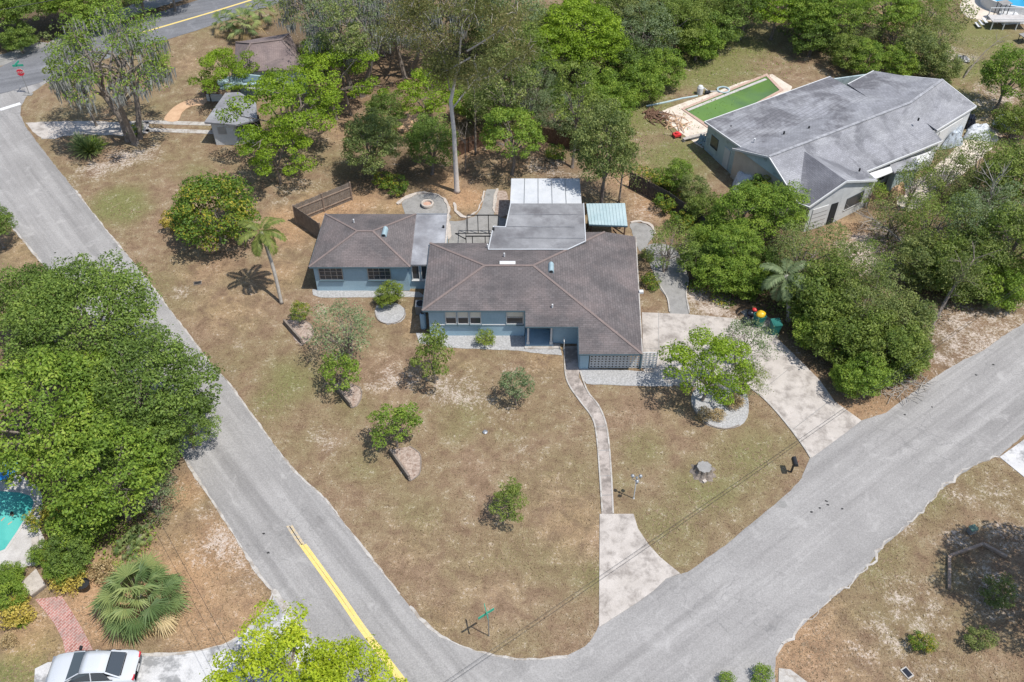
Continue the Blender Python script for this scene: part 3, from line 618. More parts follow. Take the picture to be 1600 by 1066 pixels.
# --- walls
w = MB()
YF, YW = 48.1, 53.0
w.wall((-5.9,YF,0),(.9,YF,0),0,2.72); w.wall((-5.85,YF,0),(-5.85,54.9,0),0,2.7); w.wall((-5.85,54.9,0),(4.5,54.9,0),0,2.5)
w.wall((.85,YF,0),(.85,49.0,0),0,2.7); w.wall((.85,49.0,0),(2.9,49.0,0),0,2.9); w.wall((2.9,49.0,0),(2.9,47.3,0),0,2.6); w.wall((2.9,47.3,0),(4.7,47.3,0),0,2.55)
w.wall((4.72,47.3,0),(4.72,44.85,0),0,2.0); w.wall((4.7,44.8,0),(5.32,44.8,0),0,1.95); w.wall((8.3,50.2,0),(8.3,56.8,0),0,1.95); w.wall((4.7,50.2,0),(8.3,50.2,0),0,1.95); w.wall((5.6,56.8,0),(8.3,56.8,0),0,1.9)
w.build('wall', M['blue'], H)
w2 = MB(); w2.wall((-14.8,YW,0),(-7.8,YW,0),0,2.6); w2.wall((-14.72,YW,0),(-14.72,58.9,0),0,2.6); w2.wall((-14.72,58.85,0),(-5.2,58.85,0),0,2.55); w2.wall((-7.85,YW,0),(-7.85,53.3,0),0,2.55); w2.wall((-7.8,53.25,0),(-5.9,53.25,0),0,2.5); w2.wall((-5.25,55,0),(-5.25,58.8,0),0,2.5)
w2.build('wall', M['blue'], H)
def window(parent, x0, x1, z0, z1, y, nx, nz, blind=.45, sill='white', frame='white'):
    """window in a wall facing -y whose outer face is at y"""
    fr = MB(); t = .055
    for x in (x0+t/2, x1-t/2): fr.bar((x, y-.03, z0), (x, y-.03, z1), t, .07)
    for z in (z0+t/2, z1-t/2): fr.bar((x0+t, y-.03, z), (x1-t, y-.03, z), .07, t)
    for i in range(1, nx): x = x0+(x1-x0)*i/nx; fr.bar((x, y-.03, z0+t), (x, y-.03, z1-t), .045, .05)
    for i in range(1, nz): z = z0+(z1-z0)*i/nz; fr.bar((x0+t, y-.026, z), (x1-t, y-.026, z), .045, .035)
    o = fr.build('window', M[frame], parent)
    MB().box(((x0+x1)/2, y-.006, (z0+z1)/2), (x1-x0-.02, .008, z1-z0-.02)).build('pane', M['glass'], o)
    if blind: MB().box(((x0+x1)/2, y-.012, z1-(z1-z0)*blind/2-.03), (x1-x0-.12, .006, (z1-z0)*blind-.06)).build('blind', M['blind'], o)
    MB().box(((x0+x1)/2, y-.07, z0-.04), (x1-x0+.1, .14, .07)).build('sill', M[sill], o)
yf = YF-.075; yw = YW-.075
for a, b in ((696,713.5),(715,732.5),(734,752)): window(H, aty(a,500,yf).x, aty(b,500,yf).x, 1.2, 2.5, yf, 1, 2, .5, 'blue_dark')
window(H, aty(791,500,yf).x, aty(818,500,yf).x, 1.2, 2.5, yf, 1, 2, .45, 'blue_dark')
for a, b in ((675,695),(753,790)): MB().bar((aty(a,505,yf).x, yf-.02, 1.14), (aty(b,505,yf).x, yf-.02, 1.14), .05, .05).build('wall_bar', M['white'], H)  # thin white bars along the front wall beside the windows
for a, b in ((499,536),(575,611)): window(H, aty(a,430,yw).x, aty(b,430,yw).x, 1.15, 2.4, yw, 4, 3, 0, 'blue_dark', 'steel')
window(H, aty(644,430,53.17).x, aty(656,430,53.17).x, .95, 2.35, 53.17, 1, 1, 0); window(H, aty(658.5,430,53.17).x, aty(669,430,53.17).x, .95, 2.35, 53.17, 1, 1, 0)
# --- porch
MB().box((1.95,47.75,.09),(2.0,1.7,.18)).build('porch_slab', M['blue'], H)
MB().box((1.95,46.78,.05),(2.1,.3,.1)).box((3.2,46.9,.06),(.5,.5,.12)).build('step', M['conc_edge'], H)
for px in (825, 861):
    c = aty(px, 533, 47.05); c.z = 0
    o = MB().box((c.x,c.y,1.35),(.13,.13,2.1)).box((c.x,c.y,.30),(.22,.22,.26)).box((c.x,c.y,2.42),(.2,.2,.1)).build('column', M['white'], H)
d = MB().box((2.4,48.9,1.1),(.86,.06,2.0)).build('door', M['blue_dark'], H); MB().box((2.72,48.84,1.05),(.05,.06,.1)).build('handle', M['steel'], d)
MB().tube([(c.x+.9,46.5,.0),(c.x+.9,46.5,.9),(c.x+.9,46.9,.95)],.03).build('handrail', M['white'], H)
for x, y in ((8.55,47.5),(8.5,50.0),(8.6,45.0)): MB().box((x,y,1.0),(.12,.12,2.0)).build('carport_post', M['white'], H)
# --- pierced breeze-block screens
def breeze(name, p0, p1, z0, z1, parent, cell=.245):
    b = MB(); a = Vector(p0); d = (Vector(p1)-a); n = max(1, round(d.length/cell)); nz = max(1, round((z1-z0)/cell)); dx = d.normalized(); cw = d.length/n; ch = (z1-z0)/nz
    nrm = Vector((dx.y, -dx.x, 0))
    for i in range(n+1): b.bar(a+dx*cw*i+Vector((0,0,z0)), a+dx*cw*i+Vector((0,0,z1)), .022, .05)
    for j in range(nz+1): b.bar(a+Vector((0,0,z0+ch*j)), a+d+Vector((0,0,z0+ch*j)), .046, .03)
    K = 10
    for i in range(n):
        for j in range(nz):
            c = a + dx*cw*(i+.5) + Vector((0,0,z0+ch*(j+.5))); n0 = len(b.v)
            for s in (-.025, .025):
                for r in (.50, .31):
                    for k in range(K):
                        t = 2*math.pi*k/K; b.v.append(c + nrm*s + dx*(cw*r*math.cos(t)) + Vector((0,0,ch*r*math.sin(t))))
            for k in range(K):
                k2 = (k+1) % K
                b.f += [[n0+k, n0+K+k, n0+K+k2, n0+k2], [n0+2*K+k, n0+2*K+k2, n0+3*K+k2, n0+3*K+k], [n0+k, n0+k2, n0+2*K+k2, n0+2*K+k], [n0+K+k, n0+3*K+k, n0+3*K+k2, n0+K+k2]]
    return b.build(name, M['white'], parent)
breeze('breeze_block_screen', (5.4,44.8,0), (8.85,44.8,0), .05, 1.78, H)
breeze('breeze_block_screen', (9.0,44.8,0), (10.05,44.8,0), .05, 1.55, H)
MB().box((8.93,44.8,.85),(.1,.24,1.7)).build('screen_pier', M['blue_dark'], H)
# --- roof vents and pipes
def vent(p, L, W, Hh, rz, m, name='roof_vent'):
    b = MB(); K = 7; dx = Vector((math.cos(rz), math.sin(rz), 0)); dy = Vector((-dx.y, dx.x, 0))
    for s in (-.5, .5):
        for k in range(K):
            t = math.pi*k/(K-1); b.v.append(p + dx*(L*s) + dy*(W/2*math.cos(t)) + Vector((0,0,Hh*math.sin(t)-.04)))
    b.f += [[k, k+1, K+k+1, K+k] for k in range(K-1)] + [list(range(K))[::-1], [K+k for k in range(K)]]
    o = b.build(name, M[m], H)
    q = p + dx*(-L/2-.006); MB().box((q.x, q.y, q.z+Hh*.35), (W*.6 if abs(dx.y) > .5 else .01, .01 if abs(dx.y) > .5 else W*.6, Hh*.6)).build('opening', M['dark'], o)
vent(onroof(601,364,broof), .95, .42, .32, math.radians(86), 'vent'); vent(onroof(861,420,mroof), .95, .42, .32, math.radians(88), 'vent')
vent(onroof(793,411,mroof), 1.15, .42, .16, 0, 'white', 'ridge_vent')
for x, y, fn in ((553,345,broof),(788,398,mroof),(863,478,mroof),(762,384,mroof)):
    p = onroof(x, y+3, fn); MB().tube([p, p+Vector((0,0,.32))], .06, 8).build('vent_pipe', M['white'], H)
p = at(771,360,3.02); MB().tube([p, p+Vector((0,0,.25))], .09, 8).build('vent_pipe', M['dark'], H)
p = at(693,356,2.6); MB().tube([p, p+Vector((0,0,.2))], .08, 8).build('vent_pipe', M['dark'], H)

# --- grey house across the back fence
G = thing('house', at(1330,220), 'long grey shingled house with a front gable beside the green pool', 'house')
A = at(1101,190,2.85); A2 = at(1158,230,3.45); G1 = at(1144.5,232,3.0); VL = at(1247,317,2.85); PK = at(1201.5,245,4.4); B = at(1264.5,323.5,2.8)
E1 = at(1297.5,119.5,2.85); V1 = at(1357,153,3.75); V0 = at(1324.5,131.5,3.0); E2 = at(1365,110.5,2.85); E3 = at(1413,118.6,3.5); RE = at(1473,124.6,4.4); RM = at(1422,161,4.4)
Rr = at(1525.5,166,2.85); S1 = at(1464,203.5,2.85); S2 = at(1473,220,2.6); S0 = at(1447,192,3.2); F3 = at(1354.5,268,2.7); VT = at(1257,236.5,4.12); GP = at(1323,283,4.3); VR = at(1370.4,281.5,2.7)
b = MB()
for q in ([PK,A2,A,V1,RM],[A,E1,V1],[V1,V0,E2,E3,RM],[E3,RE,RM],[PK,G1,A2]): b.poly(q, .12)
b.build('roof', M['roof_grey_b'], G)
b = MB()
MBg = MB().poly([VT,GP,B,VL], .12).build('roof', M['roof_clean'], G)
for q in ([PK,VT,VL],[PK,RM,S0,F3,VT],[RM,RE,Rr,S1,S0],[S0,S2,F3],[VT,F3,VR,GP]): b.poly(q, .12)
b.build('roof', M['roof_grey'], G)
rc = MB()
for k in range(30):
    a = PK.lerp(RM, k/30) if k < 22 else RM.lerp(RE, (k-22)/8); c = PK.lerp(RM, (k+.93)/30) if k < 22 else RM.lerp(RE, (k-21.1)/8)
for a, c in ((PK, RM), (RM, RE)): MB().bar(a+Vector((0,0,.03)), c+Vector((0,0,.03)), .24, .07).build('ridge_cap', M['ridge_grey'], G)
for a, c in ((A,E1),(A,A2),(PK,VL),(VL,B),(PK,G1),(B,GP),(GP,VR),(F3,S2),(Rr,S1),(E3,RE),(RE,Rr),(V0,E2)):
    MB().bar(a+Vector((0,0,-.07)), c+Vector((0,0,-.07)), .09, .17).build('fascia', M['white'], G)
cen = (A+Rr+B+E2)/4
def ins(p, k=.035): q = p.lerp(cen, k); return Vector((q.x, q.y, 0))
def gw(pts, m, name='wall'):
    b = MB()
    for a, c in zip(pts[:-1], pts[1:]):
        za, zc = a.z-.13, c.z-.13; ia, ic = ins(a), ins(c); n = len(b.v)
        b.v += [ia, ic, Vector((ic.x,ic.y,zc)), Vector((ia.x,ia.y,za))]; b.f.append([n,n+1,n+2,n+3])
    o = b.build(name, M[m], G); md = o.modifiers.new('thick', 'SOLIDIFY'); md.thickness = .15; md.offset = 0
gw([A, A2, G1], 'palewall'); gw([G1, PK, B], 'tanwall'); gw([B, GP, VR, F3, S2, S1, Rr], 'whitewall'); gw([Rr, RE, E3, E2, E1, A], 'palewall')
gt = MB(); k = .03; n1, n2, n3 = G1.lerp(PK,.12).lerp(cen,k), PK.lerp(cen,k), B.lerp(PK,.2).lerp(cen,k)
gt.v += [n1-Vector((0,0,.1)), n3-Vector((0,0,.1)), n2-Vector((0,0,.1))]; gt.f.append([0,1,2]); 
for v in gt.v: v.x -= .12; v.y -= .06
gt.build('gable', M['palewall'], G)
def onwall(a, c, t0, t1, z0_, z1_, name, m, th=.06, off=.1):
    a, c = ins(a), ins(c); d = c-a; n = Vector((d.y, -d.x, 0)).normalized(); p, q = a+d*t0+n*off, a+d*t1+n*off; p.z = q.z = (z0_+z1_)/2
    return MB().bar(p, q, th, z1_-z0_).build(name, M[m], G)
o = onwall(B, GP, .12, .62, .05, 2.15, 'garage_door', 'white'); onwall(B, GP, .72, .93, .05, 2.1, 'door', 'dark')  # second panel is near black: shade of the entry opening put into its colour
for k in range(1, 5): onwall(B, GP, .13, .61, .42*k, .42*k+.03, 'door_rib', 'conc_grey', .02, .145)
onwall(GP, VR, .2, .7, .9, 2.0, 'window', 'glass'); onwall(GP, VR, .18, .72, .82, .9, 'sill', 'white', .1)
onwall(F3, S2, .1, .3, .9, 2.0, 'window', 'glass'); onwall(F3, S2, .42, .54, .05, 2.05, 'door', 'white'); onwall(F3, S2, .66, .9, .9, 2.0, 'window', 'glass')
onwall(S1, Rr, .2, .8, .05, 2.2, 'garage_door', 'white'); onwall(A, A2, .15, .35, .9, 2.0, 'window', 'glass'); onwall(A, A2, .55, .7, .05, 2.0, 'door', 'whitewall'); onwall(G1, B, .3, .5, .9, 2.0, 'window', 'glass', .06, .0)
for x, y in ((1179,219),(1142,199),(1225,208),(1264,200),(1435,187),(1343,266)):
    def gp(p):
        t = max(0, min(1, ((p-PK).to_2d()@(RM-PK).to_2d())/(RM-PK).to_2d().length_squared)); q = PK.lerp(RM, t)
        return 4.4 - .21*min(7, (p.to_2d()-q.to_2d()).length)
    p = onroof(x, y, gp); MB().tube([p-Vector((0,0,.1)), p+Vector((0,0,.16))], .08, 8).build('vent_pipe', M['dark'] if x != 1179 else M['white'], G)
MB().poly([at(1352,273,2.3),at(1362,282,2.1),at(1397,268,2.1),at(1391,260,2.3)][::-1], .06).build('awning', M['white'], G)
MB().poly([at(1423,247,2.3),at(1455,236,2.3),at(1451,249,2.05),at(1432,257,2.05)], .06).build('awning', M['white'], G)
o = MB().poly([at(1390,257,2.3),at(1432,245,2.3),at(1437,263,2.15),at(1397,270,2.15)], .1).build('lean_to_roof', M['flat'], G)
q = [at(1394,262,2.1),at(1430,253,2.1),at(1434,263,2.05),at(1400,270,2.05)]
l = MB()
for i in range(4):
    a, c = q[i], q[(i+1)%4]; l.wall((a.x,a.y,0),(c.x,c.y,0),0,2.05,.08)
l.build('lean_to_wall', M['palewall'], G)

# --- cottage at the top left with its tool shed
Cc = thing('cottage', at(415,120), 'small cottage with a brown hipped roof behind lime green trees, top left', 'cottage')
c0, c1, c2, c3 = at(366,112,2.7), at(368,66,2.7), at(452,52,2.7), at(480,108,2.7)
r0, r1 = at(392,68,4.2), at(440,62,4.2)
MB().poly([c0,r0,c1],.12).poly([c1,r0,r1,c2],.12).poly([c2,r1,c3],.12).poly([c3,r1,r0,c0],.12).build('roof', M['roof_old'], Cc)
for a, c in ((c0,r0),(c1,r0),(r0,r1),(r1,c2),(r1,c3)): MB().bar(a+Vector((0,0,.02)), c+Vector((0,0,.02)), .2, .05).build('ridge_cap', M['ridge'], Cc)
w = MB(); cc = (c0+c1+c2+c3)/4; ci = [p.lerp(cc, .07) for p in (c0,c1,c2,c3)]
for i in range(4): w.wall(ci[i], ci[(i+1)%4], 0, 2.6)
w.build('wall', M['palewall'], Cc)
q = [at(338,126,2.4), at(374,114,2.6), at(408,118,2.6), at(407,131,2.3), at(372,133,2.3), at(345,140,2.3)]
MB().poly(q, .08).build('porch_roof', M['vent'], Cc)
MB().poly([at(372,116,2.68), at(406,119,2.68), at(406,127,2.45), at(380,128,2.45)], .03).build('skylight', M['blue_dark'], Cc)
MB().poly([at(315,128,2.3), at(338,123,2.4), at(343,139,2.25), at(330,143,2.2)], .08).build('porch_roof', M['wood_brown'], Cc)
for x, y in ((322,150),(330,158),(341,150)): p = at(x, y); MB().bar(p, p+Vector((0,0,2.1)), .12).build('post', M['wood_brown'], Cc)
p = at(337,158); MB().box((p.x,p.y,.35),(1.6,.12,.7)).build('rail_wall', M['whitewall'], Cc)
window(Cc, ci[0].x+.6, ci[0].x+1.9, .9, 2.1, ci[0].y-.09, 2, 2, 0)
Sh = thing('shed', at(356,225), 'white walled shed with a flat dark roof at the end of the two drive strips', 'shed')
s = [at(319,191,2.5), at(352,145,2.5), at(374,144,2.5), at(400,160,2.5), at(402,187,2.5), at(368,195,2.5)]
MB().poly(s, .16).build('roof', M['flat'], Sh)
e1, e2 = at(339,226), at(373,227); yy = e1.y
sw = MB(); sw.wall((e1.x,yy,0),(e2.x,yy,0),0,2.3); sw.wall((e1.x,yy,0),(e1.x,yy+3.6,0),0,2.3); sw.wall((e2.x,yy,0),(e2.x,yy+3.6,0),0,2.3); sw.wall((e1.x,yy+3.6,0),(e2.x,yy+3.6,0),0,2.3); sw.build('wall', M['whitewall'], Sh)
lv = MB(); xm = (e1.x+e2.x)/2
for k in range(6): lv.box((xm-.2, yy-.09, 1.2+.13*k), (.75, .04, .07))
lv.build('louvre', M['steel'], Sh)
breeze('breeze_block_screen', (e2.x+.12,yy+.1,0), (e2.x+1.9,yy+.1,0), .05, 1.5, Sh, .28)
MB().box((e2.x+1.0,yy+1.7,1.05),(1.7,.1,2.0)).build('back_panel', M['dark'], Sh)

# --- teal canopy, black frame, fences
T = thing('canopy', at(948,350), 'pale teal metal canopy roof on posts at the back right corner of the blue house', 'canopy')
tp = [Vector((6.05,58.2,2.3)), Vector((9.05,58.0,2.3)), Vector((9.08,60.8,2.42)), Vector((5.97,60.75,2.42))]
MB().poly(tp, .07).build('roof', M['teal_metal'], T)
rb = MB()
for k in range(1, 12): rb.bar(tp[0].lerp(tp[1],k/12)+Vector((0,0,.015)), tp[3].lerp(tp[2],k/12)+Vector((0,0,.015)), .035, .03)
rb.build('rib', M['teal_metal'], T)
MB().bar(tp[0]-Vector((0,.03,.06)), tp[1]-Vector((0,.03,.06)), .05, .12).build('fascia', M['blue_dark'], T)
for i, (x, y) in enumerate(((6.25,58.4),(8.9,58.3),(8.85,60.6),(6.2,60.6))):
    MB().bar((x,y,0),(x,y,2.25),.11).build('post', M['wood_brown'], T)
MB().bar((7.7,58.3,2.2),(8.9,58.3,1.2),.08).bar((8.0,58.4,1.6),(8.8,58.4,.5),.08).build('brace', M['wood_brown'], T)
Pg = thing('metal_pergola', at(740,360), 'thin black metal frame of posts and rails on the paving behind the blue house', 'frame')
fr = MB()
x0, x1, y0, y1, zt = -3.6, -1.1, 57.2, 59.9, 1.9
for x in (x0, x1): fr.bar((x,y0,zt),(x,y1,zt),.045)
for y in (y0, y1): fr.bar((x0,y,zt),(x1,y,zt),.07)
fr.build('rail', M['black_metal'], Pg)
for x, y in ((x0,y0),(x1,y0),(x0,y1),(x1,y1),(x0+.85,y1),(x0+1.7,y1),(x0+.5,y0),(x0+1.5,y0)):
    MB().bar((x,y,0),(x,y,zt),.06).build('post', M['black_metal'], Pg)
MB().bar((x0-.85,y0+.35,zt),(x0,y0,zt-.3),.06).bar((x0-.85,y0+.35,zt),(x1,y0+.35,zt),.05).build('rail', M['black_metal'], Pg)

def fence(label, pts, h=1.8, m='wood', gap=.155, lean=0.0, rails=True):
    r = thing('wooden_fence', (pts[0].x, pts[0].y, 0), label, 'fence'); rnd = random.Random(len(label))
    bd = MB(); rl = MB()
    for a, b in zip(pts[:-1], pts[1:]):
        L = (b-a).length; n = max(2, int(L/gap)); d = (b-a)/n; ang = math.atan2(d.y, d.x); nn = Vector((-math.sin(ang), math.cos(ang), 0))
        for i in range(n):
            c = a+d*(i+.5); hh = h+rnd.uniform(-.04,.03); bd.box((c.x,c.y,hh/2),(gap*.9,.022,hh), ang)
        for z in (.35, h-.45): rl.bar(a+nn*.04+Vector((0,0,z)), b+nn*.04+Vector((0,0,z)), .04, .09)
        k = max(1, round(L/2.4))
        for i in range(k+1):
            p = a.lerp(b, i/k)+nn*.05; MB().bar((p.x,p.y,0),(p.x,p.y,h+.05),.1).build('post', M['timber'] if m == 'wood' else M[m], r)
    bd.build('board_panel', M[m], r); rl.build('rail', M['timber'] if m == 'wood' else M[m], r)
    return r
z0 = lambda p: Vector((p.x, p.y, 0))
cr = z0(at(457,321,1.8))
fence('weathered plank fence of two panels meeting in a corner behind the west wing', [z0(at(546,285,1.8)), cr, z0(at(498,349,1.8))])
fence('dark plank fence running down beside the leafy hedge between the two houses', [z0(at(985,268,1.6)), z0(at(1045,300,1.6)), z0(at(1092,332,1.6)), z0(at(1125,362,1.6)), z0(at(1160,400,1.6))], 1.6, 'wood_dark')
fence('reddish brown fence half hidden by trees behind the tall pale trunk', [z0(at(715,222,1.5)), z0(at(775,196,1.5)), z0(at(835,196,1.5)), z0(at(905,213,1.5)), z0(at(935,232,1.5))], 1.5, 'wood_brown')

# ------------------------------------------------------------------ pools
def pool(name, label, outer, inner, wm, cm, wz=-.0, kerb=.06):
    o_ = [at(x,y) for x,y in outer]; i_ = [at(x,y) for x,y in inner]
    c = sum(i_, Vector())/len(i_); r = thing(name, (c.x,c.y,0), label, 'swimming pool')
    b = MB(); n = len(o_)
    for p, q in zip(o_, i_): b.v += [Vector((p.x,p.y,.0)), Vector((p.x,p.y,kerb)), Vector((q.x,q.y,kerb)), Vector((q.x,q.y,.031))]
    for i in range(n):
        a, e = 4*i, 4*((i+1)%n)
        for k in range(3): b.f.append([a+k, a+k+1, e+k+1, e+k])
    b.build('coping', M[cm], r)
    MB().poly([Vector((p.x,p.y,.034)) for p in i_]).build('water', M[wm], r)
    return r
r = pool('swimming_pool', 'rectangular pool of bright green algae water behind the grey house', [(1064,171),(1198,116),(1224,142),(1110,204)], [(1069,172),(1197,120),(1218,142),(1111,199)], 'poolgreen', 'copingred', kerb=.09)
MB().bar(at(1074,172.5,.05), at(1197,123.5,.05), .3, .035).build('tile_band', M['deck_w'], r)
pw = [at(x,y) for x,y in ((-60,766),(0,768),(30,770),(47,775),(52,785),(50,797),(36,816),(27,830),(8,858),(-60,880))]
pw = [(800+0,0)] and [(-60,766),(0,768),(30,770),(47,775),(53,785),(50,798),(36,816),(27,831),(8,859),(-60,885)]
pool('swimming_pool', 'turquoise pool at the left edge beside the hedge', [(-64,763),(0,765),(30,767),(49,772),(56,785),(53,799),(39,818),(30,833),(10,862),(-64,889)], pw, 'aqua', 'deck_w', kerb=.05)
# above ground pool, top right
c = at(1585,12); AP = thing('above_ground_pool', c, 'round blue above ground pool with white wall in the top right corner', 'swimming pool')
b = MB(); K = 40; RX, RY = 4.6, 3.3
def ring(rx, ry, z): return [Vector((c.x+1.0+rx*math.cos(2*math.pi*k/K), c.y+.6+ry*math.sin(2*math.pi*k/K), z)) for k in range(K)]
rs = [ring(RX,RY,0), ring(RX,RY,1.2), ring(RX-.2,RY-.2,1.2), ring(RX-.2,RY-.2,1.0)]
for q in rs: b.v += q
for i in range(3):
    for k in range(K): b.f.append([i*K+k, i*K+(k+1)%K, (i+1)*K+(k+1)%K, (i+1)*K+k])
b.build('pool_wall', M['white'], AP); MB().poly(ring(RX-.2,RY-.2,1.04)).build('water', M['poolblue'], AP)
sheet('pool_pad', [(1500,10),(1510,-4),(1540,-12),(1660,-12),(1680,30),(1600,38),(1525,30),(1508,24)], M['deck'], z=.02, smooth=True)

# ------------------------------------------------------------------ trees and plants
def leaf_mesh(name, C, Nrm, S, tone, aspect=.55):
    """rhombic leaves: centres C, normals Nrm, sizes S, tone per leaf"""
    n = len(C); r = np.random.RandomState(n % 9973)
    Nn = Nrm/np.maximum(1e-6, np.linalg.norm(Nrm, axis=1))[:, None]
    a = r.normal(size=(n,3)); t = np.cross(Nn, a); t /= np.maximum(1e-6, np.linalg.norm(t, axis=1))[:, None]
    u = np.cross(Nn, t); S = S[:, None]
    P = np.stack([C - t*S*.5, C - u*S*.5*aspect, C + t*S*.5, C + u*S*.5*aspect], 1).reshape(-1,3)
    return quads_mesh(name, P, np.repeat(tone, 4))
def quads_mesh(name, P, tone):
    me = bpy.data.meshes.new(name); nv = len(P); nf = nv//4
    me.vertices.add(nv); me.vertices.foreach_set('co', P.astype(np.float32).ravel())
    me.loops.add(nv); me.loops.foreach_set('vertex_index', np.arange(nv, dtype=np.int32))
    me.polygons.add(nf); me.polygons.foreach_set('loop_start', np.arange(0, nv, 4, dtype=np.int32)); me.polygons.foreach_set('loop_total', np.full(nf, 4, dtype=np.int32))
    a = me.attributes.new('tone', 'FLOAT', 'POINT'); a.data.foreach_set('value', tone.astype(np.float32))
    me.update(calc_edges=True); return me
def rv(r): 
    v = r.normal(size=3); return v/np.linalg.norm(v)

VAR = {}
def make_variant(key, R, Hc, Vr, nclump, nleaf, leaf, seed, cr=.27, flat=.6, trunk=.2, sparse=0.0, ntrunk=1, low=-.45, moss=0, lean=0.0, limbs=12, spread=.9, shell=.55):
    r = np.random.RandomState(seed)
    # clumps on a lumpy, uneven crown
    cl = []
    lob = [rv(r) for _ in range(5)]; amp = r.uniform(-.22, .20, 5)
    tries = 0
    while len(cl) < nclump and tries < 5000:
        tries += 1
        d = rv(r)
        if d[2] < low: continue
        k = shell + (1-shell)*r.rand()**.5
        k *= 1 + sum(a*max(0, d@l)**2*1.6 for a, l in zip(amp, lob))
        p = np.array([d[0]*R*k*spread, d[1]*R*k*spread, d[2]*Vr*k])
        rad = R*cr*r.uniform(.6, 1.3)
        if any(np.linalg.norm((p-q)*[1,1,1.2]) < .50*(rad+s) for q, s in cl): continue
        cl.append((p, rad))
    C, Nn, S, T = [], [], [], []
    for p, rad in cl:
        n = int(nleaf*(rad/(R*cr))**2*r.uniform(.75,1.2)); d = r.normal(size=(n,3)); d /= np.linalg.norm(d, axis=1)[:, None]
        d[:,2] = np.abs(d[:,2])*np.where(r.rand(n) < .78, 1, -.6)
        # sub-lumps inside the clump so that the outline stays ragged
        m = 5; sub = r.normal(size=(m,3)); sub /= np.linalg.norm(sub, axis=1)[:,None]
        rr = rad*(.55+.45*r.rand(n)**.5)*(1+.35*np.max(d@sub.T, axis=1)-.25)
        pts = p + d*rr[:,None]*[1,1,flat]
        out = r.rand(n) < .07; pts[out] += d[out]*rad*.35
        C.append(pts); Nn.append(d*.8 + r.normal(size=(n,3))*.55 + [0,0,.45]); S.append(leaf*r.uniform(.5,1.55,n))
        T.append(np.clip(.5 + r.uniform(-.2,.2) + r.normal(size=n)*.17, 0, 1))
    C = np.concatenate(C); C[:,2] += Hc
    low_ok = C[:,2] > .08; Nn = np.concatenate(Nn)[low_ok]; S = np.concatenate(S)[low_ok]; T = np.concatenate(T)[low_ok]; C = C[low_ok]
    if sparse: k = r.rand(len(C)) > sparse; C, Nn, S, T = C[k], Nn[k], S[k], T[k]
    crown = leaf_mesh('crown', C, Nn, S, T)
    # trunk(s) and limbs
    tb = MB(); fork = max(.25, (Hc-Vr*.55)*.8)
    tops = []
    for k in range(ntrunk):
        a = 2*math.pi*k/ntrunk + r.rand(); off = np.array([math.cos(a), math.sin(a), 0])*(0 if ntrunk == 1 else trunk*1.6)
        end = np.array([off[0]*(1+.5*fork), off[1]*(1+.5*fork), fork]) + np.array([r.normal()*.15, r.normal()*.15, 0])*fork*.4
        mid = (off+end)/2 + r.normal(size=3)*[.06,.06,0]*fork
        tb.tube([off*1.05, off+(mid-off)*.15, mid, end], [trunk*1.35, trunk*1.02, trunk*.88, trunk*.72], 8); tops.append(end)
    idx = sorted(range(len(cl)), key=lambda i: -cl[i][1])[:limbs*2:2] if len(cl) > limbs*2 else range(min(limbs, len(cl)))
    for i in idx:
        p = cl[i][0]+[0,0,Hc]; s = tops[i % len(tops)]; L = np.linalg.norm(p-s)
        m1 = s+(p-s)*.35+[0,0,L*.10]+r.normal(size=3)*L*.05; m2 = s+(p-s)*.7+[0,0,L*.06]+r.normal(size=3)*L*.07
        tb.tube([s-[0,0,.1], m1, m2, p], [trunk*.55, trunk*.36, trunk*.2, trunk*.07], 5)
        for _ in range(2):
            e = m2 + rv(r)*R*.28*np.array([1,1,.6]); tb.tube([m2, (m2+e)/2+r.normal(size=3)*.05*R, e], [trunk*.17, trunk*.1, trunk*.04], 4)
    tm = bpy.data.meshes.new('trunk'); tm.from_pydata([tuple(v) for v in tb.v], [], tb.f); tm.materials.append(M['bark']); tm.update()
    crown.materials.append(LM['oak'])
    mm = None
    if moss:
        P, TT = [], []
        for p, rad in cl:
            if r.rand() < .2: continue
            for _ in range(int(moss*(1.9 if p[2] < .1*Vr else .3))):
                a = r.rand()*6.28; q = p + np.array([math.cos(a)*rad*r.rand(), math.sin(a)*rad*r.rand(), Hc-rad*.3*r.rand()])
                L = R*r.uniform(.05,.24); w = R*r.uniform(.006,.02); b = r.rand()*6.28; t = np.array([math.cos(b), math.sin(b), 0])*w; dr = r.normal(size=3)*[.08,.08,0]*L
                P += [q-t, q+t, q+t*.25+dr-[0,0,L], q-t*.25+dr-[0,0,L]]; TT += [r.rand()]*4
        mm = quads_mesh('moss', np.array(P), np.array(TT)); mm.materials.append(M['moss'])
    VAR[key] = (crown, tm, mm, R, Hc)

#              key      R    Hc   Vr  clumps leaves leaf seed
make_variant('oak_a',  5.5, 5.6, 3.6, 150, 300, .165, 1, cr=.165, shell=.45, limbs=16, trunk=.32)
make_variant('oak_b',  5.0, 5.0, 3.2, 130, 290, .165, 2, cr=.17, shell=.45, limbs=16, trunk=.3)
make_variant('oak_c',  3.2, 3.8, 2.6,  80, 250, .14, 3, cr=.20, shell=.45, limbs=10, trunk=.17)
make_variant('tier_a', 5.0, 5.4, 2.7, 130, 210, .20, 4, cr=.17, flat=.4, limbs=16, trunk=.26)
make_variant('tier_b', 3.6, 4.6, 2.2,  66, 200, .17, 5, cr=.20, flat=.4, limbs=14, trunk=.18, shell=.5)
make_variant('tier_c', 3.4, 5.2, 1.9,  66, 400, .135, 18, cr=.20, flat=.45, limbs=20, trunk=.16, shell=.5)
make_variant('open_a', 3.7, 4.6, 2.3,  40, 380, .155, 19, cr=.23, flat=.42, limbs=18, trunk=.17, shell=.25, spread=1.05, low=-.55)
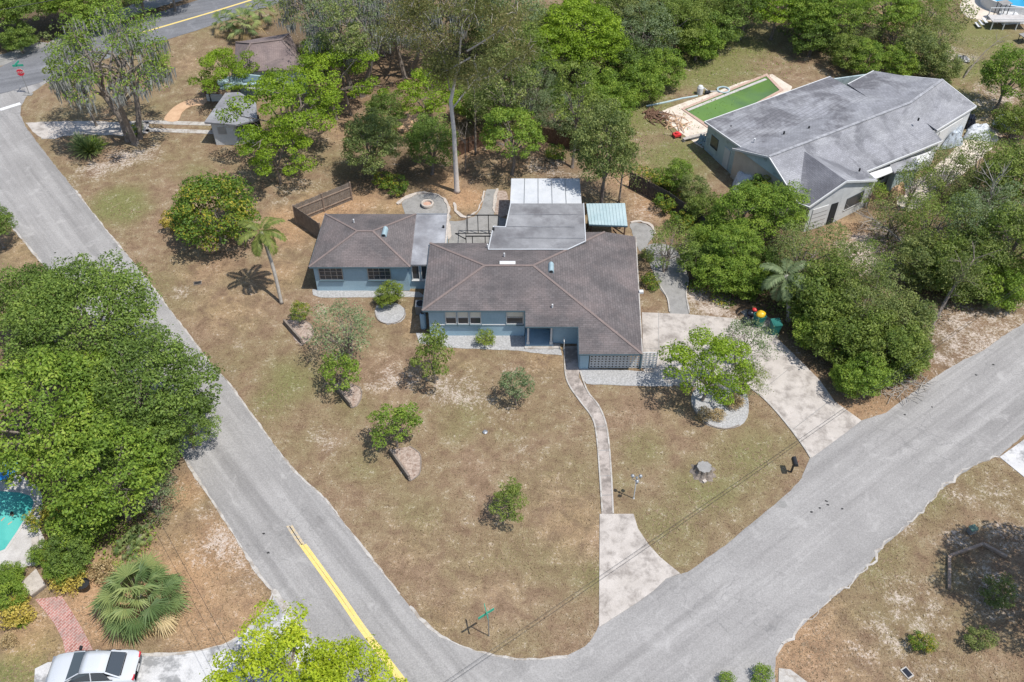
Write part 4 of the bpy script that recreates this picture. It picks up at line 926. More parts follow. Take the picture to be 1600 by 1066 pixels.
make_variant('open_b', 2.7, 3.2, 1.9,  30, 400, .14, 20, cr=.27, flat=.5, limbs=14, trunk=.12, shell=.25, spread=1.05, low=-.6)
make_variant('moss_b', 5.0, 7.6, 4.2,  75, 75, .15, 21, cr=.20, limbs=26, trunk=.30, ntrunk=2, moss=34)
make_variant('moss_a', 5.2, 8.0, 4.2,  80, 130, .16, 6, cr=.19, limbs=22, trunk=.30, ntrunk=3, moss=26)
make_variant('round',  3.6, 3.0, 2.4,  95, 210, .19, 7, cr=.23, limbs=10, trunk=.10, ntrunk=4, low=-.6)
make_variant('slim_a', 2.3, 6.8, 3.0,  34, 190, .16, 8, cr=.27, limbs=14, trunk=.13, sparse=.15)
make_variant('slim_b', 2.6, 6.0, 3.2,  34, 160, .17, 9, cr=.28, limbs=14, trunk=.12, sparse=.25)
make_variant('thick_a',2.6, 2.0, 2.0,  85, 190, .14, 10, cr=.21, shell=.4, limbs=8, trunk=.07, ntrunk=3, low=-.75)
make_variant('thick_b',2.2, 1.8, 1.8,  70, 180, .125, 11, cr=.22, shell=.4, limbs=8, trunk=.06, ntrunk=3, low=-.75)
make_variant('air_a',  2.4, 2.6, 2.0,  40, 130, .12, 12, cr=.26, limbs=16, trunk=.09, ntrunk=2, sparse=.3)
make_variant('air_b',  3.8, 3.6, 2.9,  95, 170, .13, 13, cr=.19, limbs=20, trunk=.13, ntrunk=3, sparse=.2, low=-.6)
make_variant('yard_a', 1.7, 2.1, 1.5,  44, 110, .12, 14, cr=.22, shell=.35, limbs=12, trunk=.07, sparse=.05)
make_variant('yard_b', 1.6, 1.9, 1.3,  40, 100, .115, 15, cr=.22, shell=.35, limbs=12, trunk=.06, ntrunk=2, sparse=.1)
make_variant('bush_a', 1.1, .75, .75,  24, 120, .11, 16, cr=.32, limbs=8, trunk=.035, ntrunk=4, low=-.7)
make_variant('bush_b', 0.9, .55, .60,  18, 100, .10, 17, cr=.36, limbs=6, trunk=.025, ntrunk=4, low=-.7)

TREES = []
def tree(key, leaf, px, py, R, label, cat='tree', name='tree', group=None, rz=None, bark='bark', zs=1.0):
    crown, tm, mm, R0, Hc = VAR[key]; s = R/R0; hz = Hc*s*zs
    c = at(px, py, hz); seed = len(TREES)*37 % 628/100.0
    r = thing(name, (c.x, c.y, 0), label, cat, group, seed if rz is None else rz); r.scale = (s, s, s*zs)
    for nm, me, m in (('crown' if cat == 'tree' else 'foliage', crown, LM[leaf]), ('trunk' if cat == 'tree' else 'stems', tm, M[bark]), ('hanging_moss', mm, M['moss'])):
        if me is None: continue
        o = bpy.data.objects.new(nm, me); COL.objects.link(o); o.parent = r
        o.material_slots[0].link = 'OBJECT'; o.material_slots[0].material = m
    TREES.append((c.x, c.y)); return r
Tr = tree
# left edge of the picture
Tr('oak_a','oak',130,500,5.4,'broad dark green oak over the west street, uppermost of the left tree mass',name='oak_tree')
Tr('oak_b','oak',212,612,4.7,'wide dark green oak leaning its crown over the west street toward the lawn',name='oak_tree',rz=1.1)
Tr('oak_c','oak',60,470,3.2,'small dark green oak at the far left below the street verge',name='oak_tree')
Tr('oak_c','oak',215,705,2.9,'dark green tree just above the grey feathery shrub at the street verge',name='oak_tree',rz=2.2)
Tr('tier_a','fresh',70,640,4.8,'lime green tree in the middle of the left tree mass beside the blue float',name='broadleaf_tree')
Tr('tier_b','fresh',165,740,3.5,'lime green tree in tiers just right of the turquoise pool',name='broadleaf_tree',rz=.4)
Tr('oak_c','oak',288,660,2.1,'small dark green tree casting its shade on the west street',name='oak_tree',rz=4)
Tr('thick_b','fresh',135,805,2.2,'green shrub between the turquoise pool and the dry verge','shrub','shrub')
Tr('air_a','grey',238,775,1.7,'feathery grey green shrub at the edge of the west street verge','shrub','shrub')
Tr('thick_b','oak',110,865,1.6,'dark hedge shrub beside the pale pool deck','hedge','hedge_shrub')
Tr('thick_b','fresh',70,864,.9,'clipped green hedge above the wooden gate boards','hedge','hedge_shrub',rz=2)
Tr('thick_b','fresh',14,902,1.0,'narrow green hedge piece left above the wooden boards','hedge','hedge_shrub',rz=3)
Tr('thick_b','fresh',8,925,1.3,'green hedge at the left edge below the pool deck','hedge','hedge_shrub',rz=1)
Tr('thick_b','fresh',95,890,1.1,'narrow green hedge piece between pool deck and black pot','hedge','hedge_shrub',rz=4)
Tr('bush_a','mix',65,812,.9,'small leafy branch hanging over the edge of the turquoise pool','shrub','shrub')
Tr('bush_a','ylw',85,800,.7,'golden bromeliad patch at the corner of the turquoise pool','plant','garden_plant')
Tr('oak_c','oak',-12,350,2.0,'green bush at the left edge of the picture beside the west street','shrub','shrub')
Tr('tier_c','yellow',437,1098,3.5,'yellow green treetop at the bottom edge over the white driveway',name='broadleaf_tree')
Tr('tier_c','yellow',538,1096,3.1,'yellow green treetop at the bottom edge touching the double yellow line',name='broadleaf_tree',rz=3)
Tr('bush_b','fresh',1190,1055,.6,'small green bush at the bottom edge beside the pavement','shrub','shrub')
Tr('bush_b','fresh',1135,1064,.5,'tiny green treetop just cut by the bottom edge','shrub','shrub')
# top left
Tr('moss_a','fresh',168,92,5.3,'tall tree draped in grey moss beside the top left driveway',name='mossy_tree',rz=.7)
Tr('slim_b','dull',118,105,2.6,'thin mossy tree left of the big moss draped one',name='mossy_tree')
Tr('bush_a','fresh',245,100,1.3,'round green clump at the right end of the big mossy tree','shrub','shrub')
Tr('bush_a','mix',210,205,.9,'bright leafy plant at the foot of the big mossy tree','shrub','shrub')
for i,(x,y,R,k,l,t) in enumerate([(15,2,4.2,'oak_b','oak','dark tree across the main road in the top left corner'),(80,-10,4.0,'oak_a','fresh','green tree across the main road behind the mossy treetop'),(28,62,2.0,'thick_a','oak','dark shrub beside the upper verge of the main road'),
     (-14,10,4,'oak_a','fresh','light green tree cut by the top left corner'),(215,-20,3.2,'oak_b','oak','dark tree at the top edge above the main road bend'),(165,-12,3.6,'oak_b','oak','dark tree at the top edge behind the mossy tree'),(262,-28,2.8,'oak_c','oak','rightmost dark tree on the far side of the main road'),(118,0,3.4,'tier_a','fresh','bright tree on the far side of the main road'),(140,30,1.4,'thick_a','fresh','low green shrub by the shoulder of the main road')]):
    Tr(k,l,x,y,R,t,'shrub' if 'shrub' in t else 'tree','shrub' if 'shrub' in t else 'roadside_tree')
# front of the cottage
Tr('open_a','bright',448,168,4.3,'large lime green tree over the roof of the top left shed',name='lime_green_tree')
Tr('open_b','bright',428,236,2.8,'lime green tree at the right side of the top left shed',name='lime_green_tree')
Tr('open_b','bright',355,112,2.6,'open lime green tree covering the front of the cottage',name='lime_green_tree',rz=2.6)
Tr('open_a','bright',515,115,3.8,'lime green tree to the right of the cottage roof',name='lime_green_tree',rz=1.5)
Tr('tier_b','bright',498,78,2.2,'small lime green treetop right of the cottage ridge',name='lime_green_tree',rz=5)
Tr('round','mix',336,332,3.55,'rounded multi stem tree with yellow tinged leaves on the side lawn',name='rounded_tree')
Tr('bush_a','ylw',276,343,1.3,'golden leaved low branches at the left of the rounded side lawn tree','shrub','shrub')
Tr('oak_c','dull',578,225,3.0,'dark olive tree behind the plank fence corner',name='oak_tree')
Tr('oak_c','oak',600,178,2.2,'dark tree just behind the olive one at the plank fence',name='oak_tree',rz=3)
Tr('oak_c','oak',672,225,2.6,'shady dark tree left of the tall pale trunk',name='oak_tree')
Tr('tier_b','bright',665,150,2.9,'bright green tree left of the tall pale trunk',name='lime_green_tree',rz=1)
Tr('bush_a','mix',620,290,1.1,'low yellowish shrub behind the fire ring','shrub','shrub')
Tr('bush_a','mix',598,282,.9,'low yellowish shrub next to the plank fence end','shrub','shrub')
Tr('tier_b','fresh',800,212,3.1,'light green spreading tree behind the white panel roof',name='broadleaf_tree',rz=2)
bk = Tr('oak_c','dull',952,240,3.1,'grey green tree between the teal canopy and the grey house yard',name='oak_tree',zs=1.5)
bk.location = (7.5, 63.6, 0)
Tr('bush_a','mix',868,240,1.0,'small yellow green bush beside the reddish fence','shrub','shrub')
# mossy group at the top and the woods behind
for i,(x,y,R,k,l,t) in enumerate([
 (498,6,4.2,'moss_a','dull','moss hung tree at the top edge right above the cottage roof'),(545,45,4.6,'moss_b','grey','grey moss covered tree in the middle of the upper wood edge'),(628,22,4.3,'moss_b','dull','mossy tree whose grey trunk stands clear on the reddish ground'),(590,-15,4.5,'moss_b','grey','mossy tree cut by the top edge left of the gum tree'),(700,0,4.5,'moss_a','dull','mossy tree at the top edge behind the gum tree'),
 (532,62,2.6,'slim_a','dull','slender mossy tree between the cottage and the bare reddish ground')]):
    Tr(k,l,x,y,R,t,name='mossy_tree')
WOOD = [(760,40,4,'oak_b','dull','olive tree at the top of the wood just right of the gum tree crown'),(905,45,4.3,'tier_a','bright','tall bright green tree standing out of the wood'),(870,80,3.2,'tier_b','bright','bright tree on the lower left side of the tall bright one'),(950,80,2.6,'tier_b','bright','bright tree on the lower right side of the tall bright one'),
 (820,95,2.6,'slim_b','olive','thin olive tree between the gum tree and the bright wood tree'),(790,130,2.6,'slim_b','dull','thin open tree on two bare trunks behind the pale gum trunk'),(840,140,2.8,'air_b','grey','grey green open tree in the wood over the rubble heap'),(870,175,2.6,'air_b','grey','grey green open tree beside the rubble heap'),
 (900,150,2.4,'slim_a','olive','slender tree below the tall bright green one'),(935,145,2.6,'thick_a','fresh','green thicket at the lower wood edge'),(910,190,2.4,'thick_b','dull','dull green thicket near the reddish fence'),(960,165,2.4,'thick_a','fresh','fresh green thicket facing the lawn of the green pool'),
 (1005,128,2.4,'thick_a','fresh','rounded thicket at the lawn edge left of the green pool'),(1040,108,2.3,'thick_b','fresh','small rounded thicket where the wood meets the pool lawn'),(985,100,2.8,'thick_a','oak','dark thicket inside the wood edge'),(1010,60,3.6,'air_b','grey','greyish open tree in the middle of the wood'),
 (1060,40,3.2,'oak_c','olive','olive tree above the pool lawn'),(1090,65,2.6,'thick_a','fresh','low leafy tree at the right end of the wood'),(985,20,3.6,'oak_b','dull','dull green tree at the top edge of the wood'),(1045,0,3.8,'oak_b','oak','dark tree cut by the top edge above the pool lawn'),
 (1120,45,2.8,'thick_a','oak','dark rounded tree in the shade above the pool lawn'),(1110,0,3.8,'oak_a','olive','olive tree cut by the top edge left of the shaded gap'),(1165,8,3.2,'oak_c','oak','dark tree at the top edge in the shaded gap'),(1215,10,3.4,'tier_a','bright','bright tree at the top edge over the far lawn'),
 (1265,25,3,'oak_c','fresh','green tree on the right side of the far lawn'),(1270,62,2.3,'thick_b','oak','dark thicket beyond the grey roof'),(1300,10,4,'oak_b','fresh','broad green tree at the top edge right of the far lawn'),(1332,42,2.8,'air_b','dull','thin open tree over the sandy clearing'),
 (1355,92,2.1,'thick_b','fresh','round bright bush touching the back of the grey roof'),(1325,85,2.2,'thick_b','olive','dull bush behind the step in the grey roof'),(1405,98,2.0,'thick_a','fresh','round green bush behind the right part of the grey roof'),(1440,80,2.8,'thick_a','dull','shaggy green tree right of the grey roof ridge end'),
 (1390,10,3.6,'tier_a','fresh','light green tree at the top edge over the sandy clearing'),(1440,25,3.2,'air_b','olive','open tree at the top left of the blue pool'),(1470,55,2.2,'air_a','dull','wispy tree on the slope below the blue pool'),(1400,50,2.2,'air_a','olive','slender tree in the sandy clearing'),
 (1480,110,1.8,'thick_b','dull','low shrub at the path of rubble right of the grey house'),(1575,120,3.0,'oak_c','fresh','green tree at the right edge above the white tarps'),(1590,190,2.2,'thick_a','olive','dull tree at the right edge by the white tarps'),
 (730,165,2.0,'thick_b','fresh','leafy bush just right of the pale gum trunk'),(770,165,2.4,'oak_c','oak','dark tree in the shade behind the pale gum trunk'),(840,40,3.4,'oak_b','dull','dull green tree at the top edge left of the tall bright one'),(790,5,3.4,'slim_b','grey','grey topped tree at the top edge of the wood'),(930,5,3.4,'oak_b','fresh','green tree at the top edge behind the tall bright one')]
for x,y,R,k,l,t in WOOD:
    low = k in ('thick_a','thick_b'); Tr(k,l,x,y,R,t,'shrub' if low and 'tree' not in t else 'tree','shrub' if low and 'tree' not in t else 'woodland_tree')
# hedge and thicket between the houses and along the driveway
HG = [(1060,275,1.5,'thick_b','fresh','leafy shrub at the top of the dark fence'),(1035,280,1.2,'bush_a','mix','small yellow green shrub at the upper end of the dark fence'),(1085,300,1.6,'thick_b','dull','dull shrub behind the middle of the dark fence'),(1040,318,1.1,'bush_a','mix','yellow green fern patch in front of the dark fence'),(1065,345,1.1,'bush_a','mix','lower yellow green fern patch in front of the dark fence'),
 (1105,330,1.7,'thick_b','olive','shrub at the lower end of the dark fence'),(1160,330,2.7,'oak_c','fresh','broad green tree covering the gable side of the grey house'),(1215,330,2.6,'oak_c','fresh','green tree against the front gable of the grey house'),(1185,300,1.6,'thick_b','mix','small leafy tree before the brick gable wall'),
 (1110,375,2.0,'thick_a','fresh','green thicket right of the garden path'),(1150,385,2.2,'tier_b','fresh','bright leafed tree in the middle of the thicket'),(1045,385,2.3,'air_a','olive','airy tree leaning over the garden path by the blue house'),(1090,410,1.7,'thick_b','oak','dark shrub beside the garden path'),
 (1130,425,2.2,'thick_a','fresh','green mounded thicket above the bins'),(1165,440,1.8,'thick_b','fresh','lower green mounded thicket above the bins'),(1185,420,2.0,'thick_a','oak','dark thicket left of the feather palm'),(1163,455,1.0,'bush_a','fresh','small shrub right above the yellow bag'),
 (1260,400,3.2,'air_b','dull','airy grey green tree behind the feather palm'),(1320,430,3.0,'air_b','olive','airy grey green tree at the top of the driveway thicket'),(1290,470,3.1,'thick_a','olive','dense shrub in the heart of the driveway thicket'),(1350,475,2.9,'air_b','dull','open tree on the right of the driveway thicket'),
 (1314,520,2.7,'thick_a','olive','rounded shrub in the front half of the driveway thicket'),(1380,538,2.8,'thick_a','olive','rounded shrub at the street side of the driveway thicket'),(1278,520,1.8,'thick_b','fresh','green shrub right of the green bins'),(1350,590,1.9,'thick_b','fresh','bright shrub at the tip of the driveway thicket'),
 (1410,500,2.4,'thick_a','dull','shrub where the leaning trunk rises'),(1425,555,1.7,'thick_b','olive','small shrub beside the heap of dead branches'),(1318,592,1.2,'thick_b','fresh','low green shrub along the driveway edge'),(1250,472,1.6,'thick_b','oak','dark shrub under the feather palm'),
 (1430,290,2.3,'air_a','olive','airy tree in front of the grey house awnings'),(1480,270,2.6,'air_b','dull','airy tree by the silver dome tarp'),(1540,255,3.0,'air_b','olive','spreading airy tree right of the white tarps'),(1590,280,3.2,'oak_c','olive','olive tree at the right edge below the white tarps'),
 (1400,340,2.0,'air_a','dull','small airy tree by the shaded bare sand'),(1460,350,3.2,'air_b','olive','wide airy tree right of the shaded bare sand'),(1530,350,3.6,'air_b','grey','grey tinted tree with bare twigs in the right woodland'),(1590,380,3.4,'oak_c','olive','dense olive tree at the right edge of the woodland'),
 (1440,410,2.4,'thick_a','dull','green thicket under the leaning trunk'),(1500,420,2.8,'thick_a','olive','mounded thicket right of the leaning trunk'),(1560,440,2.4,'thick_a','fresh','bright thicket at the lower edge of the right woodland'),(1360,300,1.5,'air_a','fresh','little tree before the white sheet of the grey house')]
for x,y,R,k,l,t in HG:
    tr = 'tree' in t; Tr(k,l,x,y,R,t,'tree' if tr else 'shrub','tree' if tr else 'shrub')
# garden
Tr('open_b','bright',1108,576,2.6,'bright green tree beside the driveway and the kidney gravel bed',name='garden_tree',rz=.8)
Tr('air_a','grey',1160,535,2.2,'sparse pale tree overhanging the driveway',name='garden_tree')
Tr('air_a','dull',1165,590,1.6,'open dull green tree beside the gravel bed on the driveway edge',name='garden_tree',rz=2)
Tr('yard_a','olive',676,555,1.65,'upright young tree in front of the triple window',name='yard_tree',zs=1.35)
Tr('air_a','grey',540,515,2.6,'thin silvery tree on the lawn left of the blue house',name='yard_tree',rz=1)
Tr('yard_b','fresh',535,578,1.65,'dense green young tree at the middle mulch crescent',name='yard_tree')
Tr('yard_a','fresh',616,664,1.75,'green young tree at the lowest mulch crescent',name='yard_tree',rz=2)
Tr('yard_b','grey',806,604,1.35,'sparse small tree alone in front of the porch',name='yard_tree',rz=1,zs=1.1)
Tr('yard_a','olive',795,785,1.3,'lone small tree on the open lower lawn',name='yard_tree',rz=3)
Tr('thick_b','gold',608,462,1.15,'yellow green bush in the round gravel bed',  'shrub','shrub')
Tr('bush_a','gold',758,529,.75,'little yellow green bush in the gravel under the window','shrub','shrub')
Tr('yard_b','mix',466,487,.95,'thin sapling at the uppermost mulch crescent','shrub','sapling')
Tr('bush_b','straw',1147,628,.65,'tan ornamental grass tuft in the kidney gravel bed, right one','ornamental grass','grass_tuft')
Tr('bush_b','straw',1100,648,.6,'tan ornamental grass tuft in the kidney gravel bed, left one','ornamental grass','grass_tuft')
Tr('bush_b','straw',1122,649,.5,'tan ornamental grass tuft in the kidney gravel bed, lowest middle one','ornamental grass','grass_tuft')
Tr('bush_a','mix',1440,1005,.7,'small green bush on the bottom right verge','shrub','shrub')
Tr('bush_a','dull',1530,1000,.8,'small dull bush in the tree shade of the right verge','shrub','shrub')
Tr('bush_b','mix',1018,440,.8,'low dry shrub between house and garden path','shrub','shrub')
Tr('bush_b','dull',1012,400,.6,'little shrub at the gutter of the blue house','shrub','shrub')
Tr('bush_a','dull',1562,928,1.0,'dark blue green shrub inside the timber edging','shrub','shrub')
sh = Tr('oak_b','oak',1770,850,4.6,'oak outside the right edge that shades the timber edging',name='oak_tree',zs=1.75)
g0 = at(1572,925); sh.location = (g0.x+4.4, g0.y-1.8, 0)
for i,(x,y,R,l,t) in enumerate([(28,960,.9,'ylw','golden leaved plants left of the brick walk'),(30,938,.55,'ylw','golden leaved plants at the foot of the wooden boards'),(100,903,.8,'ylw','golden leaved plants left of the black pot'),(115,905,.8,'ylw','golden leaved plants above the black pot'),(160,890,.8,'straw','dry plants behind the big fan palm'),(78,865,.7,'ylw','golden plants at the end of the pool deck'),(12,1000,.5,'straw','dry tuft on the lower left verge')]):
    Tr('bush_b',l,x,y,R,t,'plant','garden_plant')

# under-storey of the wood, one mass nobody could count
def scatter_leaves(name, areas, n, size, leaf, hmax, seed=5, label=None, cat='undergrowth', aspect=.55):
    r = np.random.RandomState(seed); C = []
    for (px, py, rad) in areas:
        c = at(px, py); k = int(n*rad*rad); a = r.rand(k)*6.283; d = rad*np.sqrt(r.rand(k))
        x = c.x+np.cos(a)*d; y = c.y+np.sin(a)*d
        h = hmax*np.clip((np.sin(x*1.3+seed)+np.sin(y*1.7)+np.sin((x+y)*.9))*.25+.5, 0, 1)*(r.rand(k)**.5)
        C.append(np.stack([x, y, h+.04], 1))
    C = np.concatenate(C); Nn = r.normal(size=C.shape)+[0,0,1]
    me = leaf_mesh(name, C, Nn, size*r.uniform(.6,1.4,len(C)), np.clip(.5+r.normal(size=len(C))*.2,0,1), aspect); me.materials.append(LM[leaf])
    o = bpy.data.objects.new(name, me); COL.objects.link(o); return tag(o, label, cat, kind='stuff')
scatter_leaves('undergrowth', [(780,110,6),(850,60,7),(900,140,5),(960,60,7),(1020,30,7),(1100,15,7),(960,150,3),(880,170,3),(700,120,3),(1280,40,5),(1320,85,3),(1420,70,4),(1450,20,5)], 130, .22, 'dull', 1.6, 5, 'tangled green undergrowth on the floor of the wood')
scatter_leaves('undergrowth', [(1190,400,4),(1250,440,5),(1320,500,5),(1370,550,3.5),(1440,380,4),(1520,420,5),(1580,400,4),(1560,320,4),(1500,300,3),(1100,390,2.5),(1120,350,2.5),(1450,450,2)], 150, .17, 'dull', 1.2, 6, 'low green undergrowth in the thickets right of the driveway')
scatter_leaves('ground_cover', [(1020,290,1.6),(1045,312,1.5),(1070,335,1.4),(1000,270,1.2),(1090,450,1.0),(1130,470,1.0),(1160,600,.1)], 260, .16, 'mix', .6, 7, 'yellow green ferns along the dark fence')
scatter_leaves('ground_cover', [(1080,140,5),(1130,100,5),(1200,95,4),(1050,220,4),(980,190,3),(1500,130,5),(1540,90,5),(1480,180,4)], 22, .12, 'fresh', .15, 8, 'green weeds in the turf round the green pool')
scatter_leaves('ground_cover', [(125,840,1.8),(90,892,.8),(160,860,2),(200,840,2)], 130, .16, 'fresh', .9, 9, 'green ground cover under the left trees')

# ------------------------------------------------------------------ special trees
def gum_tree():
    b = at(714,300); r = thing('gum_tree', b, 'tall gum tree with a bare pale straight trunk behind the blue house', 'tree'); r_ = np.random.RandomState(3)
    top = Vector((b.x-.15, b.y+.2, 8.6)); V = lambda x, y, z: at(x, y, z)
    tr = MB()
    tr.tube([b, b+Vector((0,0,.25)), b+Vector((0,.02,3)), b+Vector((0,.05,6)), top, V(717,95,12), V(722,40,16)], [.34,.24,.20,.175,.155,.09,.04], 10); tr.build('trunk', M['bark_pale'], r, smooth=True)
    limbs = [[top-Vector((0,0,.8)), V(740,128,9.5), V(762,112,11), V(765,105,12)], [V(740,128,9.3), V(770,118,10.5), V(800,95,12), V(825,82,13)], [top+Vector((0,0,1)), V(690,84,13.5), V(665,50,15), V(640,38,16)], [V(665,50,15), V(655,15,17), V(655,-10,18)],
             [V(730,80,14), V(775,52,16), V(808,22,18)], [V(665,50,15), V(648,20,16.5), V(640,-5,17)], [V(735,90,13), V(700,110,12), V(685,108,12)], [V(725,60,15), V(740,20,17.5), V(745,-10,18.5)]]
    lb = MB(); ends = []
    for L in limbs:
        L = catmull(L, 1.2, False); n = len(L); lb.tube(L, [.06*(1-.8*i/n)+.012 for i in range(n)], 6); ends += [L[-1], L[int(n*.75)], L[int(n*.5)]]
    C, Nn, S, T = [], [], [], []
    for e in ends+[V(600,55,14), V(625,30,15), V(700,60,15), V(680,105,12), V(760,70,14), V(740,100,12.5), V(805,65,13.5), V(720,100,12), V(790,40,16), V(650,70,13.5), V(770,20,17), V(700,10,17), V(730,125,11), V(690,125,11)]:
        rad = r_.uniform(.9,1.7); n = int(340*rad*rad); d = r_.normal(size=(n,3)); d /= np.linalg.norm(d,axis=1)[:,None]
        C.append(np.array(e)+d*rad*(r_.rand(n)**.6)[:,None]*[1,1,.8]); Nn.append(r_.normal(size=(n,3))*[1,1,.45]); S.append(r_.uniform(.12,.24,n)); T.append(np.clip(.5+r_.uniform(-.2,.2)+r_.normal(size=n)*.2,0,1))
        for _ in range(3):
            q = Vector(e)+Vector(rv(r_))*rad*.8; lb.tube([e, Vector(e).lerp(q,.5)+Vector((0,0,.15)), q], [.03,.022,.01], 4)
    lb.build('limb', M['bark_white'], r)
    C = np.concatenate(C)-np.array(b)
    me = leaf_mesh('crown', C, np.concatenate(Nn), np.concatenate(S), np.concatenate(T), .4); me.materials.append(LM['euc']); o = bpy.data.objects.new('crown', me); link(o, r)
gum_tree()
def bare_tree(name, label, pts, rad, twigs=10, seed=1, m='bark_white', cat='tree', leaf=None, part='trunk'):
    r_ = np.random.RandomState(seed); r = thing(name, (pts[0].x, pts[0].y, 0), label, cat)
    P = catmull(pts, .6, False); n = len(P); MB().tube(P, [rad*(1-.75*i/n) for i in range(n)], 7).build(part, M[m], r, smooth=True)
    t = MB(); C = []
    for k in range(twigs):
        i = int(n*r_.uniform(.35,.98)); s = P[i]; L = r_.uniform(.8,2.2); d = (P[min(i+1,n-1)]-P[i-1]).normalized()+Vector(rv(r_))*.8; d.normalize()
        e = s+d*L; mdl = s.lerp(e,.5)+Vector(rv(r_))*.15; t.tube([s,mdl,e],[rad*.35,rad*.22,rad*.08],5); C.append(e)
        for _ in range(3): q = mdl+(d+Vector(rv(r_))*.9).normalized()*L*.5; t.tube([mdl,q],[rad*.16,rad*.05],4); C.append(q)
    t.build('limb', M[m], r)
    if leaf:
        A = []
        for e in C: A.append(np.array(e)+r_.normal(size=(60,3))*.45)
        A = np.concatenate(A)-np.array(ORG[r.name]); me = leaf_mesh('crown', A, r_.normal(size=A.shape)+[0,0,.4], r_.uniform(.08,.17,len(A)), np.clip(.5+r_.normal(size=len(A))*.2,0,1)); me.materials.append(LM[leaf]); link(bpy.data.objects.new('crown', me), r)
    return r
bare_tree('leaning_tree', 'leaning tree with a dark bare trunk rising from the sandy verge of the right street', [at(1452,516), at(1470,484,1.2), at(1488,452,2.6), at(1505,430,4), at(1522,405,5)], .16, 16, 2, 'bark', leaf='dull')
bare_tree('dead_tree', 'whitish dead branches lying over the shaded bare sand behind the driveway thicket', [at(1418,386,.4), at(1398,368,1.0), at(1382,355,1.6), at(1365,343,2.0), at(1350,338,2.2)], .09, 12, 3, 'bark_white')
bare_tree('dead_tree', 'grey bare twiggy tree standing inside the right woodland', [at(1540,360), at(1545,330,2), at(1548,310,4), at(1552,285,5.5)], .09, 26, 4, 'bark_white')
bare_tree('dead_tree', 'bare leaning pole like tree on the slope under the blue pool', [at(1505,122), at(1522,100,1), at(1540,80,2), at(1565,60,3)], .08, 6, 8, 'bark')
for i,(x,y,hh,t) in enumerate(((743,242,8,'slim dark trunk right of the pale gum trunk'),(799,168,8,'left one of two slim bare trunks over the rubble heap'),(814,160,9,'right one of two slim bare trunks over the rubble heap'),(727,270,3.5,'short brown trunk close right of the pale gum trunk'),(967,317,4.5,'twin trunks under the grey green tree by the teal canopy'))):
    b = at(x,y); bare_tree('slim_tree', t, [b, b+Vector((.05,.1,hh*.4)), b+Vector((.1,.1,hh))], .11 if hh > 4 else .07, 8, 20+i, 'bark', leaf='dull' if hh > 4 else None)
# heap of dead branches
def heap(label, px, py, R, n, m='bark', name='branch_heap', cat='branch heap', h=.5, th=.02, seed=2):
    r_ = random.Random(seed); c = at(px,py); b = MB()
    for _ in range(n):
        a = r_.uniform(0,6.28); d = R*math.sqrt(r_.random()); p = c+Vector((math.cos(a)*d, math.sin(a)*d, r_.uniform(.03,h)*(1-d/R*.7))); t = r_.uniform(0,3.14); L = r_.uniform(.3,1.0)
        q = Vector((math.cos(t),math.sin(t),r_.uniform(-.15,.3)))*L; b.tube([p-q, p+Vector((r_.uniform(-.1,.1),0,.05)), p+q], [th,th*.8,th*.4], 4)
    return tag(b.build(name, M[m]), label, cat)
heap('tangle of dry dead branches at the street tip of the driveway thicket', 1400, 592, 2.0, 150, 'bark_white')
heap('scattered dead sticks on the shaded ground behind the driveway thicket', 1395, 365, 1.8, 50, 'bark_white', h=.2, seed=5)

def fan_leaf(P, T, o, d, L, fol=30, droop=.25, r_=None, tone=.5):
    """fan leaf: a stalk, then a fan of narrow folded segments tilted outwards"""
    d = Vector(d).normalized(); side = d.cross(Vector((0,0,1))); side = side.normalized() if side.length > .05 else Vector((1,0,0))
    a0 = r_.gauss(0,.35); side = (side + Vector((0,0,a0))).normalized()
    st = o + d*L*.60; w = .014
    P += [o-side*w, o+side*w, st+side*w, st-side*w]; T += [.8]*4
    h = Vector((d.x, d.y, 0)); h = h.normalized() if h.length > .05 else Vector((1,0,0))
    d2 = (d*.9 + h*.45 - Vector((0,0,.25))).normalized(); s2 = (side - d2*side.dot(d2)).normalized(); up = s2.cross(d2)
    for k in range(fol):
        a = (k/(fol-1)-.5)*3.3; dd = d2*math.cos(a)+s2*math.sin(a); l = L*.46*(1-.14*abs(a))*r_.uniform(.88,1.08)
        m = st+dd*l*.5+up*.05*l; e = st+dd*l - Vector((0,0,droop*l*r_.uniform(.5,1.4))); pw = dd.cross(up).normalized()*.030*l + up*.03*l*(1 if k%2 else -1)
        t = min(1,max(0,tone+r_.gauss(0,.07)+.12*math.cos(a))); P += [st, m-pw, e, m+pw]; T += [t]*4
def palmetto(px, py, R, label, nleaf=74, stem=1.0, seed=4):
    r_ = random.Random(seed); c = at(px,py); r = thing('fan_palm', c, label, 'palm')
    MB().tube([(c.x,c.y,0),(c.x,c.y,stem*.6),(c.x,c.y,stem)],[.22,.2,.15],9).build('trunk', M['bark'], r)
    P, T, P2, T2 = [], [], [], []
    for k in range(nleaf):
        a = k*2.39996; el = math.radians(88-118*((k+.5)/nleaf)**.75); d = Vector((math.cos(a)*math.cos(el), math.sin(a)*math.cos(el), math.sin(el)))
        dead = el < math.radians(-14) and r_.random() < .75
        fan_leaf(P2 if dead else P, T2 if dead else T, Vector((0,0,stem))+d*.1, d, R*r_.uniform(.72,1.0), 26, .3 if not dead else .7, r_, r_.uniform(.15,.85))
    for nm, p, t, m in (('frond_crown',P,T,'palm'),('dead_frond',P2,T2,'straw')):
        if p: me = quads_mesh(nm, np.array([tuple(v) for v in p]), np.array(t)); me.materials.append(LM[m]); link(bpy.data.objects.new(nm, me), r)
    return r
palmetto(228, 950, 2.75, 'big fan palm on the dry verge beside the brick walk', 46, 1.25)
